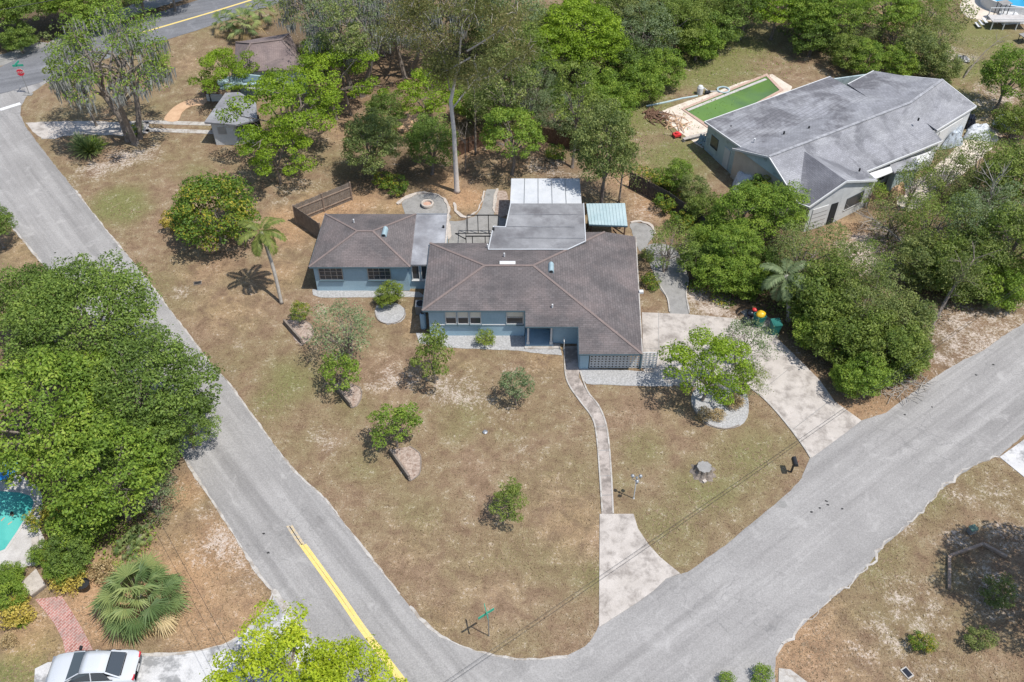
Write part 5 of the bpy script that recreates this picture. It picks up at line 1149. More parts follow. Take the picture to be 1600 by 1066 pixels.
palmetto(386, 62, 2.3, 'fan palm at the road side left of the cottage roof', 26, 1.6, 6); palmetto(358, 52, 1.9, 'smaller fan palm nearest the main road', 24, 1.2, 7); palmetto(410, 40, 2.0, 'fan palm behind the cottage roof', 24, 1.6, 8)
palmetto(205, 862, .9, 'little fan palm under the left tree mass', 24, .5, 9); palmetto(222, 845, .8, 'tiny fan palm next to the feathery shrub', 20, .5, 10)
palmetto(1543, 478, 1.0, 'small fan palm at the foot of the right woodland', 22, .6, 11)
def feather_palm(base, top, R, label, n=15, seed=2, leaf='fresh', tr=.13, up=55):
    r_ = random.Random(seed); r = thing('feather_palm', base, label, 'palm'); m1 = base.lerp(top,.5)+Vector((.12,0,0))
    P_ = catmull([base, base+Vector((0,0,.2)), m1, top], .5, False); MB().tube(P_, [tr*1.3]+[tr]*(len(P_)-2)+[tr*.85], 9).build('trunk', M['bark_white'], r, smooth=True)
    o = top-base
    for k in range(n):
        a = k*2.39996+.4; el0 = math.radians(up-100*(k/n)); P, T = [], []; q = Vector(o); dead = k >= n-3
        hd = Vector((math.cos(a),math.sin(a),0)); pr = Vector(q); S = 15; side = Vector((-hd.y,hd.x,0))
        for i in range(S):
            el = el0-math.radians(95)*(i/S)**1.3; dd = hd*math.cos(el)+Vector((0,0,math.sin(el))); nx = pr+dd*R/S; uv = side.cross(dd)
            P += [pr-side*.014, pr+side*.014, nx+side*.012, nx-side*.012]; T += [.6]*4
            if i > 1:
                for j in range(4):
                    for s in (-1,1):
                        l = R*.27*math.sin(math.pi*min(.98,(i+1.0)/(S+1)))**.6*r_.uniform(.8,1.1); b0 = pr.lerp(nx,j/4.0)
                        e = b0+side*s*l*.8+dd*l*.45-Vector((0,0,l*r_.uniform(.2,.55))); mm = b0.lerp(e,.5)+uv*.02; w = dd*.035
                        P += [b0, mm+w, e, mm-w]; t = min(1,max(0,.5+r_.gauss(0,.15))); T += [t]*4
            pr = nx
        me = quads_mesh('frond', np.array([tuple(v) for v in P]), np.array(T)); me.materials.append(LM['mix' if k in (n-4,n-5) and leaf=='fresh' else 'straw' if dead and leaf=='fresh' else leaf]); link(bpy.data.objects.new('frond', me), r)
feather_palm(at(440,474), at(408,362,5.6), 2.1, 'single feather palm with a slim pale trunk on the side lawn', 15, 2, 'mixp')
feather_palm(at(1232,500), at(1228,430,3.6), 2.2, 'silvery feather palm rising from the hedge above the green bins', 16, 5, 'grey', .2)
def spiky(px, py, R, n, leaf, label, seed=1, el=(5,75), w=.05, name='spiky_plant', cat='plant'):
    r_ = random.Random(seed); c = at(px,py); P, T = [], []
    for k in range(n):
        a = r_.uniform(0,6.28); e = math.radians(r_.uniform(*el)); d = Vector((math.cos(a)*math.cos(e),math.sin(a)*math.cos(e),math.sin(e))); L = R*r_.uniform(.7,1.05)
        s = Vector((-math.sin(a),math.cos(a),0))*w*R; m = d*L*.5; t = d*L-Vector((0,0,L*.18)); P += [Vector((0,0,.02)), m-s, t, m+s]; T += [r_.uniform(.2,.9)]*4
    me = quads_mesh(name, np.array([tuple(v) for v in P]), np.array(T)); me.materials.append(LM[leaf]); o = bpy.data.objects.new(name, me); o.location = c; COL.objects.link(o); return tag(o, label, cat)
spiky(35,975,.62,60,'fresh','bright green spiky rosette on the dry ground left of the brick walk')
spiky(140,240,2.2,260,'palm','clump of long arching canes beside the top left driveway',3,(20,80),.018,'cane_clump')
spiky(128,232,1.9,220,'grey','greyer upper half of the arching cane clump by the top left driveway',4,(25,80),.02,'cane_clump')
spiky(150,234,1.8,220,'fresh','greener right side of the arching cane clump by the top left driveway',5,(20,75),.02,'cane_clump')
spiky(1147,632,.7,90,'straw','dry grass blades of the right tuft in the kidney gravel bed',6,(30,85),.02,'grass_tuft','ornamental grass')

# ------------------------------------------------------------------ objects in the yards
# mailbox
def mailbox():
    b = at(1236,738); r = thing('mailbox', b, 'black mailbox on a post at the edge of the lawn by the driveway', 'mailbox', rz=0)
    MB().box((b.x,b.y,.5),(.10,.10,1.0)).build('post', M['black_metal'], r); MB().box((b.x,b.y-.05,.98),(.12,.5,.05)).build('bracket', M['black_metal'], r)
    m = MB(); K = 9; W = .13
    for yy in (-.34,.28):
        for k in range(K): t = math.pi*k/(K-1); m.v.append(Vector((b.x+W*math.cos(t)*1.15, b.y+yy, 1.12+W*math.sin(t)*1.1)))
        m.v += [Vector((b.x-W*1.15,b.y+yy,1.0)), Vector((b.x+W*1.15,b.y+yy,1.0))]
    n = K+2; m.f += [[k,(k+1)%n,n+(k+1)%n,n+k] for k in range(n)]+[list(range(n))[::-1],[n+k for k in range(n)]]
    m.build('box', M['black_metal'], r); MB().box((b.x,b.y-.35,1.12),(.22,.015,.2)).build('door', M['rubber'], r); MB().box((b.x+.165,b.y-.1,1.22),(.012,.04,.18)).build('flag', M['red'], r)
mailbox()
def lamp():
    b = at(990,779); r = thing('lamp_post', b, 'slim three headed garden lamp post beside the walkway', 'lamp post')
    MB().tube([b,b+Vector((0,0,.12)),b+Vector((0,0,2.0))],[.07,.035,.03],8).build('post', M['white'], r)
    for k in range(3):
        a = k*2.094+.5; c = b+Vector((math.cos(a)*.27,math.sin(a)*.27,1.95)); MB().tube([b+Vector((0,0,1.8)), c-Vector((0,0,.15)), c],.018,6).build('arm', M['steel'], r)
        h = MB().lathe(c, [(.0,-.02),(.07,0),(.10,.14),(.05,.22),(.0,.25)], 10).build('lantern', M['glass'], r); MB().lathe(c+Vector((0,0,.16)), [(.125,0),(.06,.08),(.0,.11)], 10).build('cap', M['steel'], h)
    c = b+Vector((0,0,2.0)); MB().lathe(c, [(.05,0),(.09,.12),(.0,.25)], 10).build('finial', M['steel'], r)
lamp()
def text(body, size, m, loc, rot, name, parent, ext=.004):
    cu = bpy.data.curves.new(name, 'FONT'); cu.body = body; cu.size = size; cu.extrude = ext; cu.align_x = 'CENTER'; cu.align_y = 'CENTER'
    t = bpy.data.objects.new(name, cu); COL.objects.link(t); dg = bpy.context.evaluated_depsgraph_get(); dg.update()
    me = bpy.data.meshes.new_from_object(t.evaluated_get(dg)); bpy.data.objects.remove(t); me.materials.clear(); me.materials.append(M[m])
    o = bpy.data.objects.new(name, me); COL.objects.link(o); o.parent = parent; o.location = loc; o.rotation_euler = rot; return o
def street_sign():
    b = at(764,994); r = thing('street_sign', b, 'green street name sign on a thin pole at the tip of the corner lawn', 'street sign')
    MB().tube([b,b+Vector((0,0,2.45))],.03,8).build('pole', M['steel'], r); a = math.radians(35)
    MB().box((b.x-.1,b.y-.05,2.5),(1.0,.03,.2),a).build('name_plate', M['signgreen'], r); MB().box((b.x-.1,b.y-.05,2.72),(.9,.03,.17),a+1.2).build('name_plate', M['signgreen'], r)
street_sign()
def stop_sign():
    b = at(46,147); r = thing('stop_sign', b, 'red octagonal stop sign with a green street name plate, top left corner', 'stop sign'); a = math.radians(8)
    MB().tube([b,b+Vector((0,0,3.0))],.035,8).build('pole', M['steel'], r)
    p = MB(); c = Vector((b.x, b.y-.05, 2.35)); n = len(p.v); d = Vector((math.cos(a),math.sin(a),0)); nn = Vector((math.sin(a),-math.cos(a),0))
    for rr, off, m, nm in ((.40,0,'white','plate'),(.37,.012,'signred','face')):
        q = MB()
        for s in (0,.014):
            for k in range(8): t = math.pi/8+k*math.pi/4; q.v.append(c+d*rr*math.cos(t)+Vector((0,0,rr*math.sin(t)))+nn*(off+s))
        q.f += [list(range(8))[::-1],[8+k for k in range(8)]]+[[k,(k+1)%8,8+(k+1)%8,8+k] for k in range(8)]; q.build(nm, M[m], r)
    text('STOP', .30, 'white', (nn.x*.05, -.05+nn.y*.04, 2.35), (math.pi/2,0,a), 'lettering', r)
    MB().box((b.x,b.y,3.05),(1.0,.03,.22),.15).build('name_plate', M['signgreen'], r); MB().box((b.x,b.y,3.3),(.8,.03,.2),1.5).build('name_plate', M['signgreen'], r)
    MB().box((b.x-.1,b.y-.1,.03),(.9,.5,.05)).build('footing', M['conc_grey'], r)
stop_sign()
def stump():
    b = at(1099,738); r = thing('tree_stump', b, 'grey cut tree stump on the lawn between the walkway and the mailbox', 'stump'); rnd = random.Random(3); q = MB(); K = 26
    f0 = [1+.45*abs(math.sin(k*1.1))+rnd.uniform(-.1,.1) for k in range(K)]
    prof = [(.62,0),(.5,.12),(.42,.3),(.40,.55)]
    for i,(rr,z) in enumerate(prof):
        for k in range(K): t = 2*math.pi*k/K; g_ = 1+(f0[k]-1)*(1-.55*i/3); q.v.append(b+Vector((rr*g_*math.cos(t), rr*g_*math.sin(t), z)))
    for i in range(3):
        for k in range(K): q.f.append([i*K+k,i*K+(k+1)%K,(i+1)*K+(k+1)%K,(i+1)*K+k])
    q.build('bark', M['bark'], r); t = MB(); t.v = [v+Vector((0,0,.004)) for v in q.v[3*K:]]; t.f = [list(range(K))]; t.build('cut_face', M['conc_grey'], r)
    p = b+Vector((-.05,-.75,0)); tag(MB().box((p.x,p.y,.07),(.22,.2,.12),.5).build('stone', M['stone_edge']), 'pale stone lying at the foot of the stump', 'stone')
stump()
# wheelie bins
def bin_(px, py, rz, label, lid=True):
    b = at(px,py); r = thing('wheelie_bin', b, label, 'bin', rz=rz); q = MB()
    for s, z in ((.25,.06),(.31,1.0)): q.v += [Vector((x*s,y*s*1.15,z)) for x,y in ((-1,-1),(1,-1),(1,1),(-1,1))]
    q.f += [[i,(i+1)%4,4+(i+1)%4,4+i] for i in range(4)]+[[3,2,1,0]]
    q.build('body', M['binggreen'], r, local=True)
    rim = MB(); 
    for i in range(4): rim.bar(q.v[4+i], q.v[4+(i+1)%4], .05)
    rim.build('rim', M['binggreen'], r, local=True)
    if lid: MB().box((0,0,1.05),(.66,.76,.05),0,.05).box((0,-.1,1.085),(.5,.45,.03)).build('lid', M['binggreen'], r, local=True)
    for s in (-.27,.27): MB().tube([(s-.03,.3,.12),(s+.03,.3,.12)],.12,14).build('wheel', M['rubber'], r, local=True)
    MB().tube([(-.25,.4,1.0),(.25,.4,1.0)],.02,6).build('handle', M['rubber'], r, local=True)
bin_(1184,508,.5,'green wheelie bin overflowing with a yellow bag, left one of two', False); bin_(1209,520,.15,'closed green wheelie bin with its lid down, right one of two')
def blob(name, c, R, m, label, cat, seed=1, sq=.75):
    r_ = np.random.RandomState(seed); bm = __import__('bmesh').new(); __import__('bmesh').ops.create_icosphere(bm, subdivisions=3, radius=1)
    fr = [(rv(r_), r_.uniform(-.22,.25)) for _ in range(14)]
    for v in bm.verts:
        n = np.array(v.co); k = 1+sum(a*max(0,n@d)**6 for d,a in fr)+r_.normal()*.015; v.co = Vector((n[0]*k*R, n[1]*k*R, max(-.5*R, n[2]*k*R*sq)))
    me = bpy.data.meshes.new(name); bm.to_mesh(me); bm.free(); me.materials.append(M[m]); me.polygons.foreach_set('use_smooth',[True]*len(me.polygons)); o = bpy.data.objects.new(name, me); o.location = c; COL.objects.link(o); return tag(o, label, cat)
c = at(1184,508)+Vector((0,0,1.1)); blob('rubbish_bag', c, .34, 'bag_y', 'yellow rubbish bag bulging out of the left green bin', 'bag', 3)
c = at(1168,502,.2); blob('rubbish_bag', c, .42, 'bag_b', 'black rubbish bag on the ground left of the bins', 'bag', 4)
c = at(1173,490,.3); blob('rubbish_bag', c, .3, 'bag_b', 'smaller black rubbish bag behind the yellow one', 'bag', 5)
c = at(1179,484,.6); blob('red_bundle', c, .16, 'red', 'small red bundle on top of the black bags', 'bundle', 6)
# fire ring
b = at(668,322); r = thing('fire_ring', b, 'round terracotta fire ring on the back patio', 'fire pit')
q = MB().lathe(b, [(.46,0),(.55,.32),(.50,.36),(.40,.36),(.37,.30),(.36,.12)], 22).build('ring_wall', M['stone_edge'], r, smooth=True); q = MB().lathe(b, [(.37,.16),(.2,.2),(0,.21)], 22).build('ash', M['terracotta'], r)
# timbers on the crescent beds
for (a, c, t) in (((444,505),(473,538),'uppermost'),((517,598),(550,638),'middle'),((609,706),(641,752),'lowest')):
    p, q = at(*a), at(*c); r = thing('garden_wall', p, 'dark timber edging along the %s mulch crescent on the west lawn' % t, 'timber edging')
    for k in range(3): MB().bar(p+Vector((0,0,.09+.15*k))+(q-p)*.02*k, q+Vector((0,0,.09+.15*k))-(q-p)*.02*k, .14-.006*k, .145).build('timber', M['wood'], r)
p = [at(1482,922), at(1482,871), at(1535,852), at(1572,872)]
r = thing('timber_edging', p[0], 'open landscape timber edging on the right verge', 'timber edging')
for a, c in zip(p[:-1], p[1:]): MB().bar(a+Vector((0,0,.12)), c+Vector((0,0,.12)), .16, .2).build('timber', M['timber'], r)
c = at(1517,832); r = thing('utility_box', c, 'small green utility box on the right verge', 'utility box', rz=.35); MB().box((0,0,.22),(.4,.34,.44)).build('cabinet', M['conc_grey'], r, local=True); MB().box((0,0,.46),(.46,.4,.05),0,.1).build('lid', M['boxgreen'], r, local=True)
c = at(1417,1052); r = thing('meter_box', c, 'dark meter lid in a pale frame near the bottom right', 'meter box', rz=.5); MB().box((0,0,.03),(.42,.6,.06)).build('frame', M['conc_edge'], r, local=True); MB().box((0,0,.065),(.3,.46,.02)).build('lid', M['bag_b'], r, local=True)
c = at(309,443); r = thing('meter_box', c, 'dark meter lid in the side lawn below the rounded tree', 'meter box', rz=.25); MB().box((0,0,.03),(.6,.4,.06)).build('frame', M['wood'], r, local=True); MB().box((0,0,.065),(.5,.3,.02)).build('lid', M['rubber'], r, local=True)
c = at(758,676); tag(MB().lathe(c,[(.16,0),(.17,.08),(.1,.13),(0,.14)],12).build('valve_cover', M['steel']), 'small round grey valve cover on the front lawn', 'valve cover')
# air conditioner and tank in the gap left of the main block
c = Vector((-6.75,50.6,0)); r = thing('air_conditioner', c, 'grey air conditioner unit in the shaded gap left of the main house', 'air conditioner'); MB().box((c.x,c.y,.42),(.75,.75,.8)).build('cabinet', M['steel'], r); MB().tube([(c.x,c.y,.83),(c.x,c.y,.87)],.3,18).build('fan_grille', M['black_metal'], r)
c = Vector((-6.45,48.9,0)); r = thing('water_softener', c, 'pale blue upright tank beside the left corner of the main house', 'tank'); MB().lathe(c,[(.22,0),(.22,1.25),(.12,1.4),(0,1.42)],14).build('tank', M['blue'], r, smooth=True); MB().box((c.x,c.y,1.46),(.2,.2,.1)).build('valve_head', M['black_metal'], r)
# black pot, gate boards, bench board
c = at(134,920); r = thing('plant_pot', c, 'black plastic pot on the straw coloured ground by the fan palm', 'pot'); MB().lathe(c,[(.26,0),(.36,.55),(.38,.57),(.35,.57),(.33,.5),(.31,.42)],18).build('pot', M['black_metal'], r, smooth=True); MB().lathe(c,[(.32,.43),(0,.46)],18).build('soil', M['dark'], r)
p = [at(36,915), at(59,893), at(73,917), at(51,934)]; r = thing('wooden_ramp', (sum(p,Vector())/4), 'grey weathered boards forming a small ramp at the head of the brick walk', 'wooden ramp')
bd = MB()
for k in range(8): a = p[0].lerp(p[1],(k+.5)/8); c = p[3].lerp(p[2],(k+.5)/8); bd.bar(a+Vector((0,0,.28)), c+Vector((0,0,.12)), .13, .04)
bd.build('board_panel', M['plank'], r); MB().bar(p[3]+Vector((0,0,.1)), p[2]+Vector((0,0,.1)), .08, .2).bar(p[0]+Vector((0,0,.14)), p[1]+Vector((0,0,.14)), .08, .26).build('frame', M['wood'], r)
p, q = at(59,846), at(60,868); r = thing('bench', p, 'narrow wooden bench on the pale pool deck', 'bench'); MB().bar(p+Vector((0,0,.45)), q+Vector((0,0,.45)), .4, .05).build('seat', M['plank'], r)
for k in (.1,.9): v = p.lerp(q,k); MB().box((v.x,v.y,.21),(.34,.06,.42)).build('leg', M['plank'], r)
# blue float
c = at(5,735,.12); b = MB(); K, J = 22, 8
for i in range(K):
    for j in range(J): t, s = 2*math.pi*i/K, 2*math.pi*j/J; rr = .62+.2*math.cos(s); b.v.append(c+Vector((rr*math.cos(t)*1.25, rr*math.sin(t), .18*math.sin(s))))
for i in range(K):
    for j in range(J): b.f.append([i*J+j, i*J+(j+1)%J, ((i+1)%K)*J+(j+1)%J, ((i+1)%K)*J+j])
r = thing('pool_float', c, 'blue inflatable ring float on the ground at the left edge', 'pool float'); b.build('ring', M['float'], r, smooth=True); MB().lathe(c,[(.5,-.02),(0,-.04)],20).build('floor_sheet', M['float'], r)

# swimmer
def swimmer():
    c = at(20,806); r = thing('person', c, 'dark haired swimmer up to the shoulders in the turquoise pool', 'person', rz=-.5)
    J = [((0,0,-.95),.14),((0,.0,-.60),.13),((0,.0,-.30),.15),((0,0,-.06),.13),((0,0,.03),.065),((0,.01,.12),.075),((0,.0,.23),.098),((0,0,.31),.07),
         ((-.19,0,-.05),.06),((-.32,-.18,-.04),.042),((-.30,-.42,.035),.034),((-.28,-.52,.04),.03),((.19,0,-.05),.06),((.33,-.16,-.05),.042),((.32,-.40,.03),.034),((.30,-.50,.04),.03),
         ((-.10,0,-1.05),.09),((-.12,-.1,-1.4),.065),((-.12,.05,-1.75),.045),((.10,0,-1.05),.09),((.12,-.1,-1.4),.065),((.12,.05,-1.75),.045)]
    E = [(0,1),(1,2),(2,3),(3,4),(4,5),(5,6),(6,7),(3,8),(8,9),(9,10),(10,11),(3,12),(12,13),(13,14),(14,15),(0,16),(16,17),(17,18),(0,19),(19,20),(20,21)]
    for s, i0 in ((-1,11),(1,15)):       # five fingers each
        w = Vector(J[i0][0])
        for k in range(5):
            n = len(J); a = (k-2)*.35*1; t = -s if k == 4 else 0
            d = Vector((math.sin(a)*.9, -math.cos(a), 0)); J.append((tuple(w+d*.05),.012)); J.append((tuple(w+d*(.11-.012*abs(k-2))+Vector((0,0,-.012))),.008)); E += [(i0,n),(n,n+1)]
    me = bpy.data.meshes.new('body'); me.from_pydata([p for p,_ in J], E, []); me.materials.append(M['skin']); o = bpy.data.objects.new('body', me); link(o, r)
    md = o.modifiers.new('skin','SKIN')
    for v,(p,rd) in zip(me.skin_vertices[0].data, J): v.radius = (rd, rd)
    me.skin_vertices[0].data[0].use_root = True
    o.modifiers.new('sub','SUBSURF').render_levels = 2
    h = MB()
    K = 12
    for i,z in enumerate((0,.35,.7,.95)):
        for k in range(K): t = 2*math.pi*k/K; rr = .112*math.cos(z*1.45); h.v.append(Vector((rr*math.cos(t), .02+rr*1.08*math.sin(t), .235+.095*z)))
    for i in range(3):
        for k in range(K): h.f.append([i*K+k,i*K+(k+1)%K,(i+1)*K+(k+1)%K,(i+1)*K+k])
    h.f.append([3*K+k for k in range(K)])
    for k in range(K//2): pass
    h.build('hair', M['hair'], r, smooth=True, local=True)
    MB().box((-.035,-.092,.225),(.022,.012,.012)).box((.035,-.092,.225),(.022,.012,.012)).build('eye', M['rubber'], r, local=True)
    MB().bar((0,-.10,.225),(0,-.122,.195),.02,.022).build('nose', M['skin'], r, local=True); MB().box((0,-.094,.165),(.045,.01,.01)).build('mouth', M['terracotta'], r, local=True)
    for s in (-1,1): MB().box((s*.10,.005,.215),(.02,.035,.055)).build('ear', M['skin'], r, local=True)
swimmer()

# ------------------------------------------------------------------ the white car
def car():
    c = at(149,1066); r = thing('car', (c.x, c.y+.42, 0), 'white sedan parked on the whitewashed driveway, nose to the left', 'car', rz=math.radians(1.5))
    # stations along x (nose at -x): x, half width, lower z, belt z
    st = [(-2.34,.60,.34,.52),(-2.28,.76,.26,.66),(-2.05,.86,.22,.78),(-1.6,.90,.20,.87),(-1.1,.915,.2,.93),(-.6,.92,.2,.95),(.2,.925,.2,.97),(1.0,.92,.2,.99),(1.6,.91,.22,1.01),(2.05,.87,.26,1.01),(2.24,.80,.32,.96),(2.30,.68,.42,.84)]
    b = MB()
    for x,w,z0_,z1 in st:
        for y,z in ((-w*.9,z0_),(-w,z0_+.12),(-w,(z0_+z1)/2+.05),(-w*.97,z1-.06),(-w*.88,z1),(-w*.45,z1+.035),(0,z1+.045),(w*.45,z1+.035),(w*.88,z1),(w*.97,z1-.06),(w,(z0_+z1)/2+.05),(w,z0_+.12),(w*.9,z0_)): b.v.append(Vector((x,y,z)))
    k = 13
    for i in range(len(st)-1):
        for j in range(k-1): b.f.append([i*k+j,i*k+j+1,(i+1)*k+j+1,(i+1)*k+j])
        b.f.append([i*k+k-1,i*k,(i+1)*k,(i+1)*k+k-1])
    b.f += [list(range(k)),[(len(st)-1)*k+j for j in range(k)][::-1]]
    body = b.build('body', M['carpaint'], r, smooth=True, local=True)
    cab = [(-1.18,.80,.95,.97),(-.42,.62,.97,1.38),(-.1,.615,.98,1.44),(.5,.61,.98,1.455),(.95,.60,1.0,1.41),(1.72,.70,1.02,1.06)]
    # roof skin, pillars, panes
    rf = MB(); 
    for x,w,_,z in cab[1:5]:
        for y in (-1,-.55,0,.55,1): rf.v.append(Vector((x, y*w, z-(.03 if abs(y)==1 else -.012 if y==0 else 0))))
    for i in range(3):
        for j in range(4): rf.f.append([i*5+j,i*5+j+1,(i+1)*5+j+1,(i+1)*5+j][::-1])
    o = rf.build('roof', M['carpaint'], r, smooth=True, local=True); md = o.modifiers.new('thick','SOLIDIFY'); md.thickness = .04; md.offset = -1
    def pane(name, q, m='glass'): 
        g_ = MB(); g_.v = [Vector(v) for v in q]; g_.f = [list(range(len(q)))]; o = g_.build(name, M[m], r, local=True); md = o.modifiers.new('t','SOLIDIFY'); md.thickness = .012; md.offset = 0
    pane('windscreen', [(-1.14,-.74,.985),(-1.14,.74,.985),(-.44,.585,1.36),(-.44,-.585,1.36)]); pane('rear_window', [(1.62,.64,1.065),(1.62,-.64,1.065),(.99,-.56,1.385),(.99,.56,1.385)])
    for s in (-1,1):
        for nm,q in (('side_window',[(-.98,.845,.99),(-.42,.63,1.34),(.16,.63,1.39),(.16,.855,1.0)]),('side_window',[(.24,.855,1.0),(.24,.63,1.39),(.88,.625,1.35),(1.15,.80,1.03)])): pane(nm, [(x,y*s,z) for x,y,z in q])
        for a,c2,w in (((-1.16,.79,.97),(-.42,.61,1.38),.055),((.2,.865,.98),(.2,.62,1.41),.05),((1.68,.72,1.03),(.95,.60,1.39),.07)): MB().bar((a[0],a[1]*s,a[2]),(c2[0],c2[1]*s,c2[2]),w,.04).build('pillar', M['carpaint'], r, local=True)
        MB().bar((-1.15,.85*s,.985),(1.3,.83*s,1.03),.03,.03).build('window_trim', M['black_metal'], r, local=True)
        m_ = MB().box((-.86,1.0*s,1.02),(.13,.2,.13)).build('mirror', M['black_metal'], r, local=True)
        MB().box((-2.2,.58*s,.64),(.22,.3,.13)).build('headlight', M['steel'], r, local=True); MB().box((2.18,.62*s,.86),(.24,.3,.14)).build('tail_light', M['signred'], r, local=True)
        for x in (-1.45,1.42):
            w = MB().tube([(x,.72*s,.32),(x,.935*s,.32)],.325,22).build('wheel', M['rubber'], r, smooth=False, local=True); MB().tube([(x,.93*s,.32),(x,.945*s,.32)],.21,16).build('rim', M['steel'], w, local=True)
            MB().tube([(x,.90*s,.34),(x,.926*s,.34)],.37,22).build('wheel_arch', M['black_metal'], r, local=True)
        for x in (-.05,.85): MB().box((x,.935*s,.86),(.17,.03,.03)).build('door_handle', M['carpaint'], r, local=True)
    MB().box((-2.33,0,.5),(.03,.9,.2)).build('grille', M['black_metal'], r, local=True); MB().box((2.31,0,.68),(.02,.42,.12)).build('number_plate', M['white'], r, local=True)
    MB().bar((1.66,-.6,1.075),(1.66,.6,1.075),.05,.02).build('spoiler', M['black_metal'], r, local=True)
    # rear shelf and dark cabin inside
    MB().box((.2,0,1.02),(2.3,1.25,.1)).build('cabin_floor', M['dark'], r, local=True)
    for x in (-.35,.6): MB().box((x,0,1.14),(.16,1.1,.3)).build('seat', M['dark'], r, local=True)
car()

# ------------------------------------------------------------------ overhead wires
def wire(label, a, b, sag=.25, rad=.008):
    P_ = [a.lerp(b, t) - Vector((0,0,4*sag*t*(1-t))) for t in np.linspace(0,1,24)]
    return tag(MB().tube(P_, rad, 5).build('overhead_wire', M['black_metal']), label, 'wire')
wire('upper one of two thin wires crossing above the walkway apron and driveway', at(600,1130,6.2), at(1700,372,6.2)); wire('lower one of two thin wires crossing above the walkway apron and driveway', at(640,1110,6.0), at(1700,376,6.2))
wire('dark wire running down past the right side of the big fan palm', at(215,780,5.5), at(405,1130,5.5)); wire('pale thin wire just right of the dark one by the big fan palm', at(228,775,5.4), at(412,1110,5.6), .1, .01)
wire('pale wire in the far top left corner', at(-40,22,6), at(150,-14,6), .1, .03)

# ------------------------------------------------------------------ clutter round the grey house and pools
def drape(px, label, m, h0, name='tarp', seed=1, cat='tarp', amp=.18):
    """a sheet lying lumpily over things"""
    r_ = np.random.RandomState(seed); c = [at(x,y) for x,y in px]; n = 14; b = MB()
    for i in range(n+1):
        for j in range(n+1):
            u, v = i/n, j/n; p = c[0].lerp(c[1],u).lerp(c[3].lerp(c[2],u),v); e = min(u,1-u,v,1-v)
            h = h0*min(1,e*4)**.6*(1+.25*math.sin(7*u+seed)*math.cos(6*v+seed))+r_.normal()*amp*.12; b.v.append(Vector((p.x+r_.normal()*.05,p.y+r_.normal()*.05,max(.05,h+.06))))
    for i in range(n):
        for j in range(n): a = i*(n+1)+j; b.f.append([a,a+1,a+n+2,a+n+1])
    o = b.build(name, M[m]); md = o.modifiers.new('t','SOLIDIFY'); md.thickness = .02; return tag(o, label, cat)
drape([(1143,305),(1188,309),(1183,280),(1146,283)],'white sheet over a low frame beneath the brick gable wall','tarp',1.2,seed=1)
drape([(1306,322),(1345,312),(1340,298),(1300,306)],'white sheet on the ground before the front gable','tarp',.6,seed=2)
drape([(1505,218),(1545,222),(1545,205),(1512,203)],'lumpy white tarp left of two at the end of the grey house','tarp',.9,seed=3)
drape([(1550,198),(1592,208),(1590,190),(1553,188)],'lumpy white tarp at the right edge beyond the grey house','tarp',.8,seed=4)
drape([(1468,236),(1503,228),(1500,213),(1472,222)],'silver dome shaped cover on the drive of the grey house','tarp_g',1.3,seed=5,cat='cover')
drape([(1392,312),(1414,304),(1408,290),(1388,296)],'orange tan cardboard sheets piled before the lean-to','straw_path',.7,seed=6,cat='cardboard',name='cardboard')
drape([(1507,203),(1522,200),(1519,188),(1508,190)],'black covered grill at the end corner of the grey house','bag_b',.9,seed=7,cat='grill cover',name='grill_cover')
drape([(815,176),(842,176),(836,163),(812,163)],'grey and white rubble heap in the wood','conc_white',.5,seed=8,cat='rubble',name='rubble_heap',amp=2)
drape([(1115,220),(1128,232),(1106,236),(1085,222)][::-1],'teal grey plants and pots in a heap beside the corner of the grey house','vent',.7,seed=9,cat='heap',name='yard_heap',amp=2)
drape([(1558,22),(1590,20),(1600,38),(1565,40)][::-1],'white wooden deck furniture by the blue pool','white',.5,seed=10,cat='furniture',name='deck_cover')
drape([(1492,95),(1515,100),(1512,92),(1494,88)],'flat pale rubble path left of the slope shrub','conc_white',.15,seed=12,cat='rubble',name='rubble_heap',amp=1)
for i,(x,y,L,t) in enumerate(((1085,218,2.2,'grey plank on the pool deck beside the grey house corner'),(1400,287,2.6,'brown plank on the ground before the lean-to'))):
    p = at(x,y); tag(MB().bar(p+Vector((-L/2,-.4,.3)), p+Vector((L/2,.5,.35)), .35, .06).bar(p+Vector((-L/2,-.4,.12)), p+Vector((-L/2+.1,-.3,.12)),.3,.24).build('plank', M['plank' if i == 0 else 'wood_brown']), t, 'plank')
p = at(1057,214); r = thing('push_mower', p, 'red push mower on the grass left of the pool deck', 'mower'); MB().box((p.x,p.y,.25),(.7,.55,.2),.4).lathe(p+Vector((0,0,.35)),[(.17,0),(.17,.14),(0,.17)],12).build('deck', M['red'], r); MB().tube([p+Vector((-.3,0,.3)),p+Vector((-.9,.3,.9))],.03,6).build('handle', M['black_metal'], r)
for dx,dy in ((.3,.3),(.35,-.2),(-.3,.25),(-.25,-.3)): MB().tube([(p.x+dx-.03,p.y+dy,.12),(p.x+dx+.03,p.y+dy,.12)],.12,10).build('wheel', M['rubber'], r)
p = at(1130,142); tag(MB().lathe(p,[(.62,.03),(.66,.16),(.52,.18),(.48,.1)],20).build('hoop', M['teal_metal']), 'teal round hoop lying at the pool edge', 'hoop')
p = at(1093,147); r = thing('pool_pump', p, 'pale pool pump and filter standing at the pool edge', 'pool pump'); MB().lathe(p,[(.3,0),(.32,.7),(.2,.9),(0,.95)],14).build('filter_tank', M['white'], r); MB().tube([p+Vector((.5,-.1,.25)),p+Vector((1.0,0,.25))],.16,10).build('motor', M['dark'], r); MB().tube([p+Vector((0,0,.5)),p+Vector((.4,.1,.6)),p+Vector((.8,0,.3)),p+Vector((1.3,.35,.1)),p+Vector((2.0,.4,.08))],.045,6).build('pipe', M['white'], r)
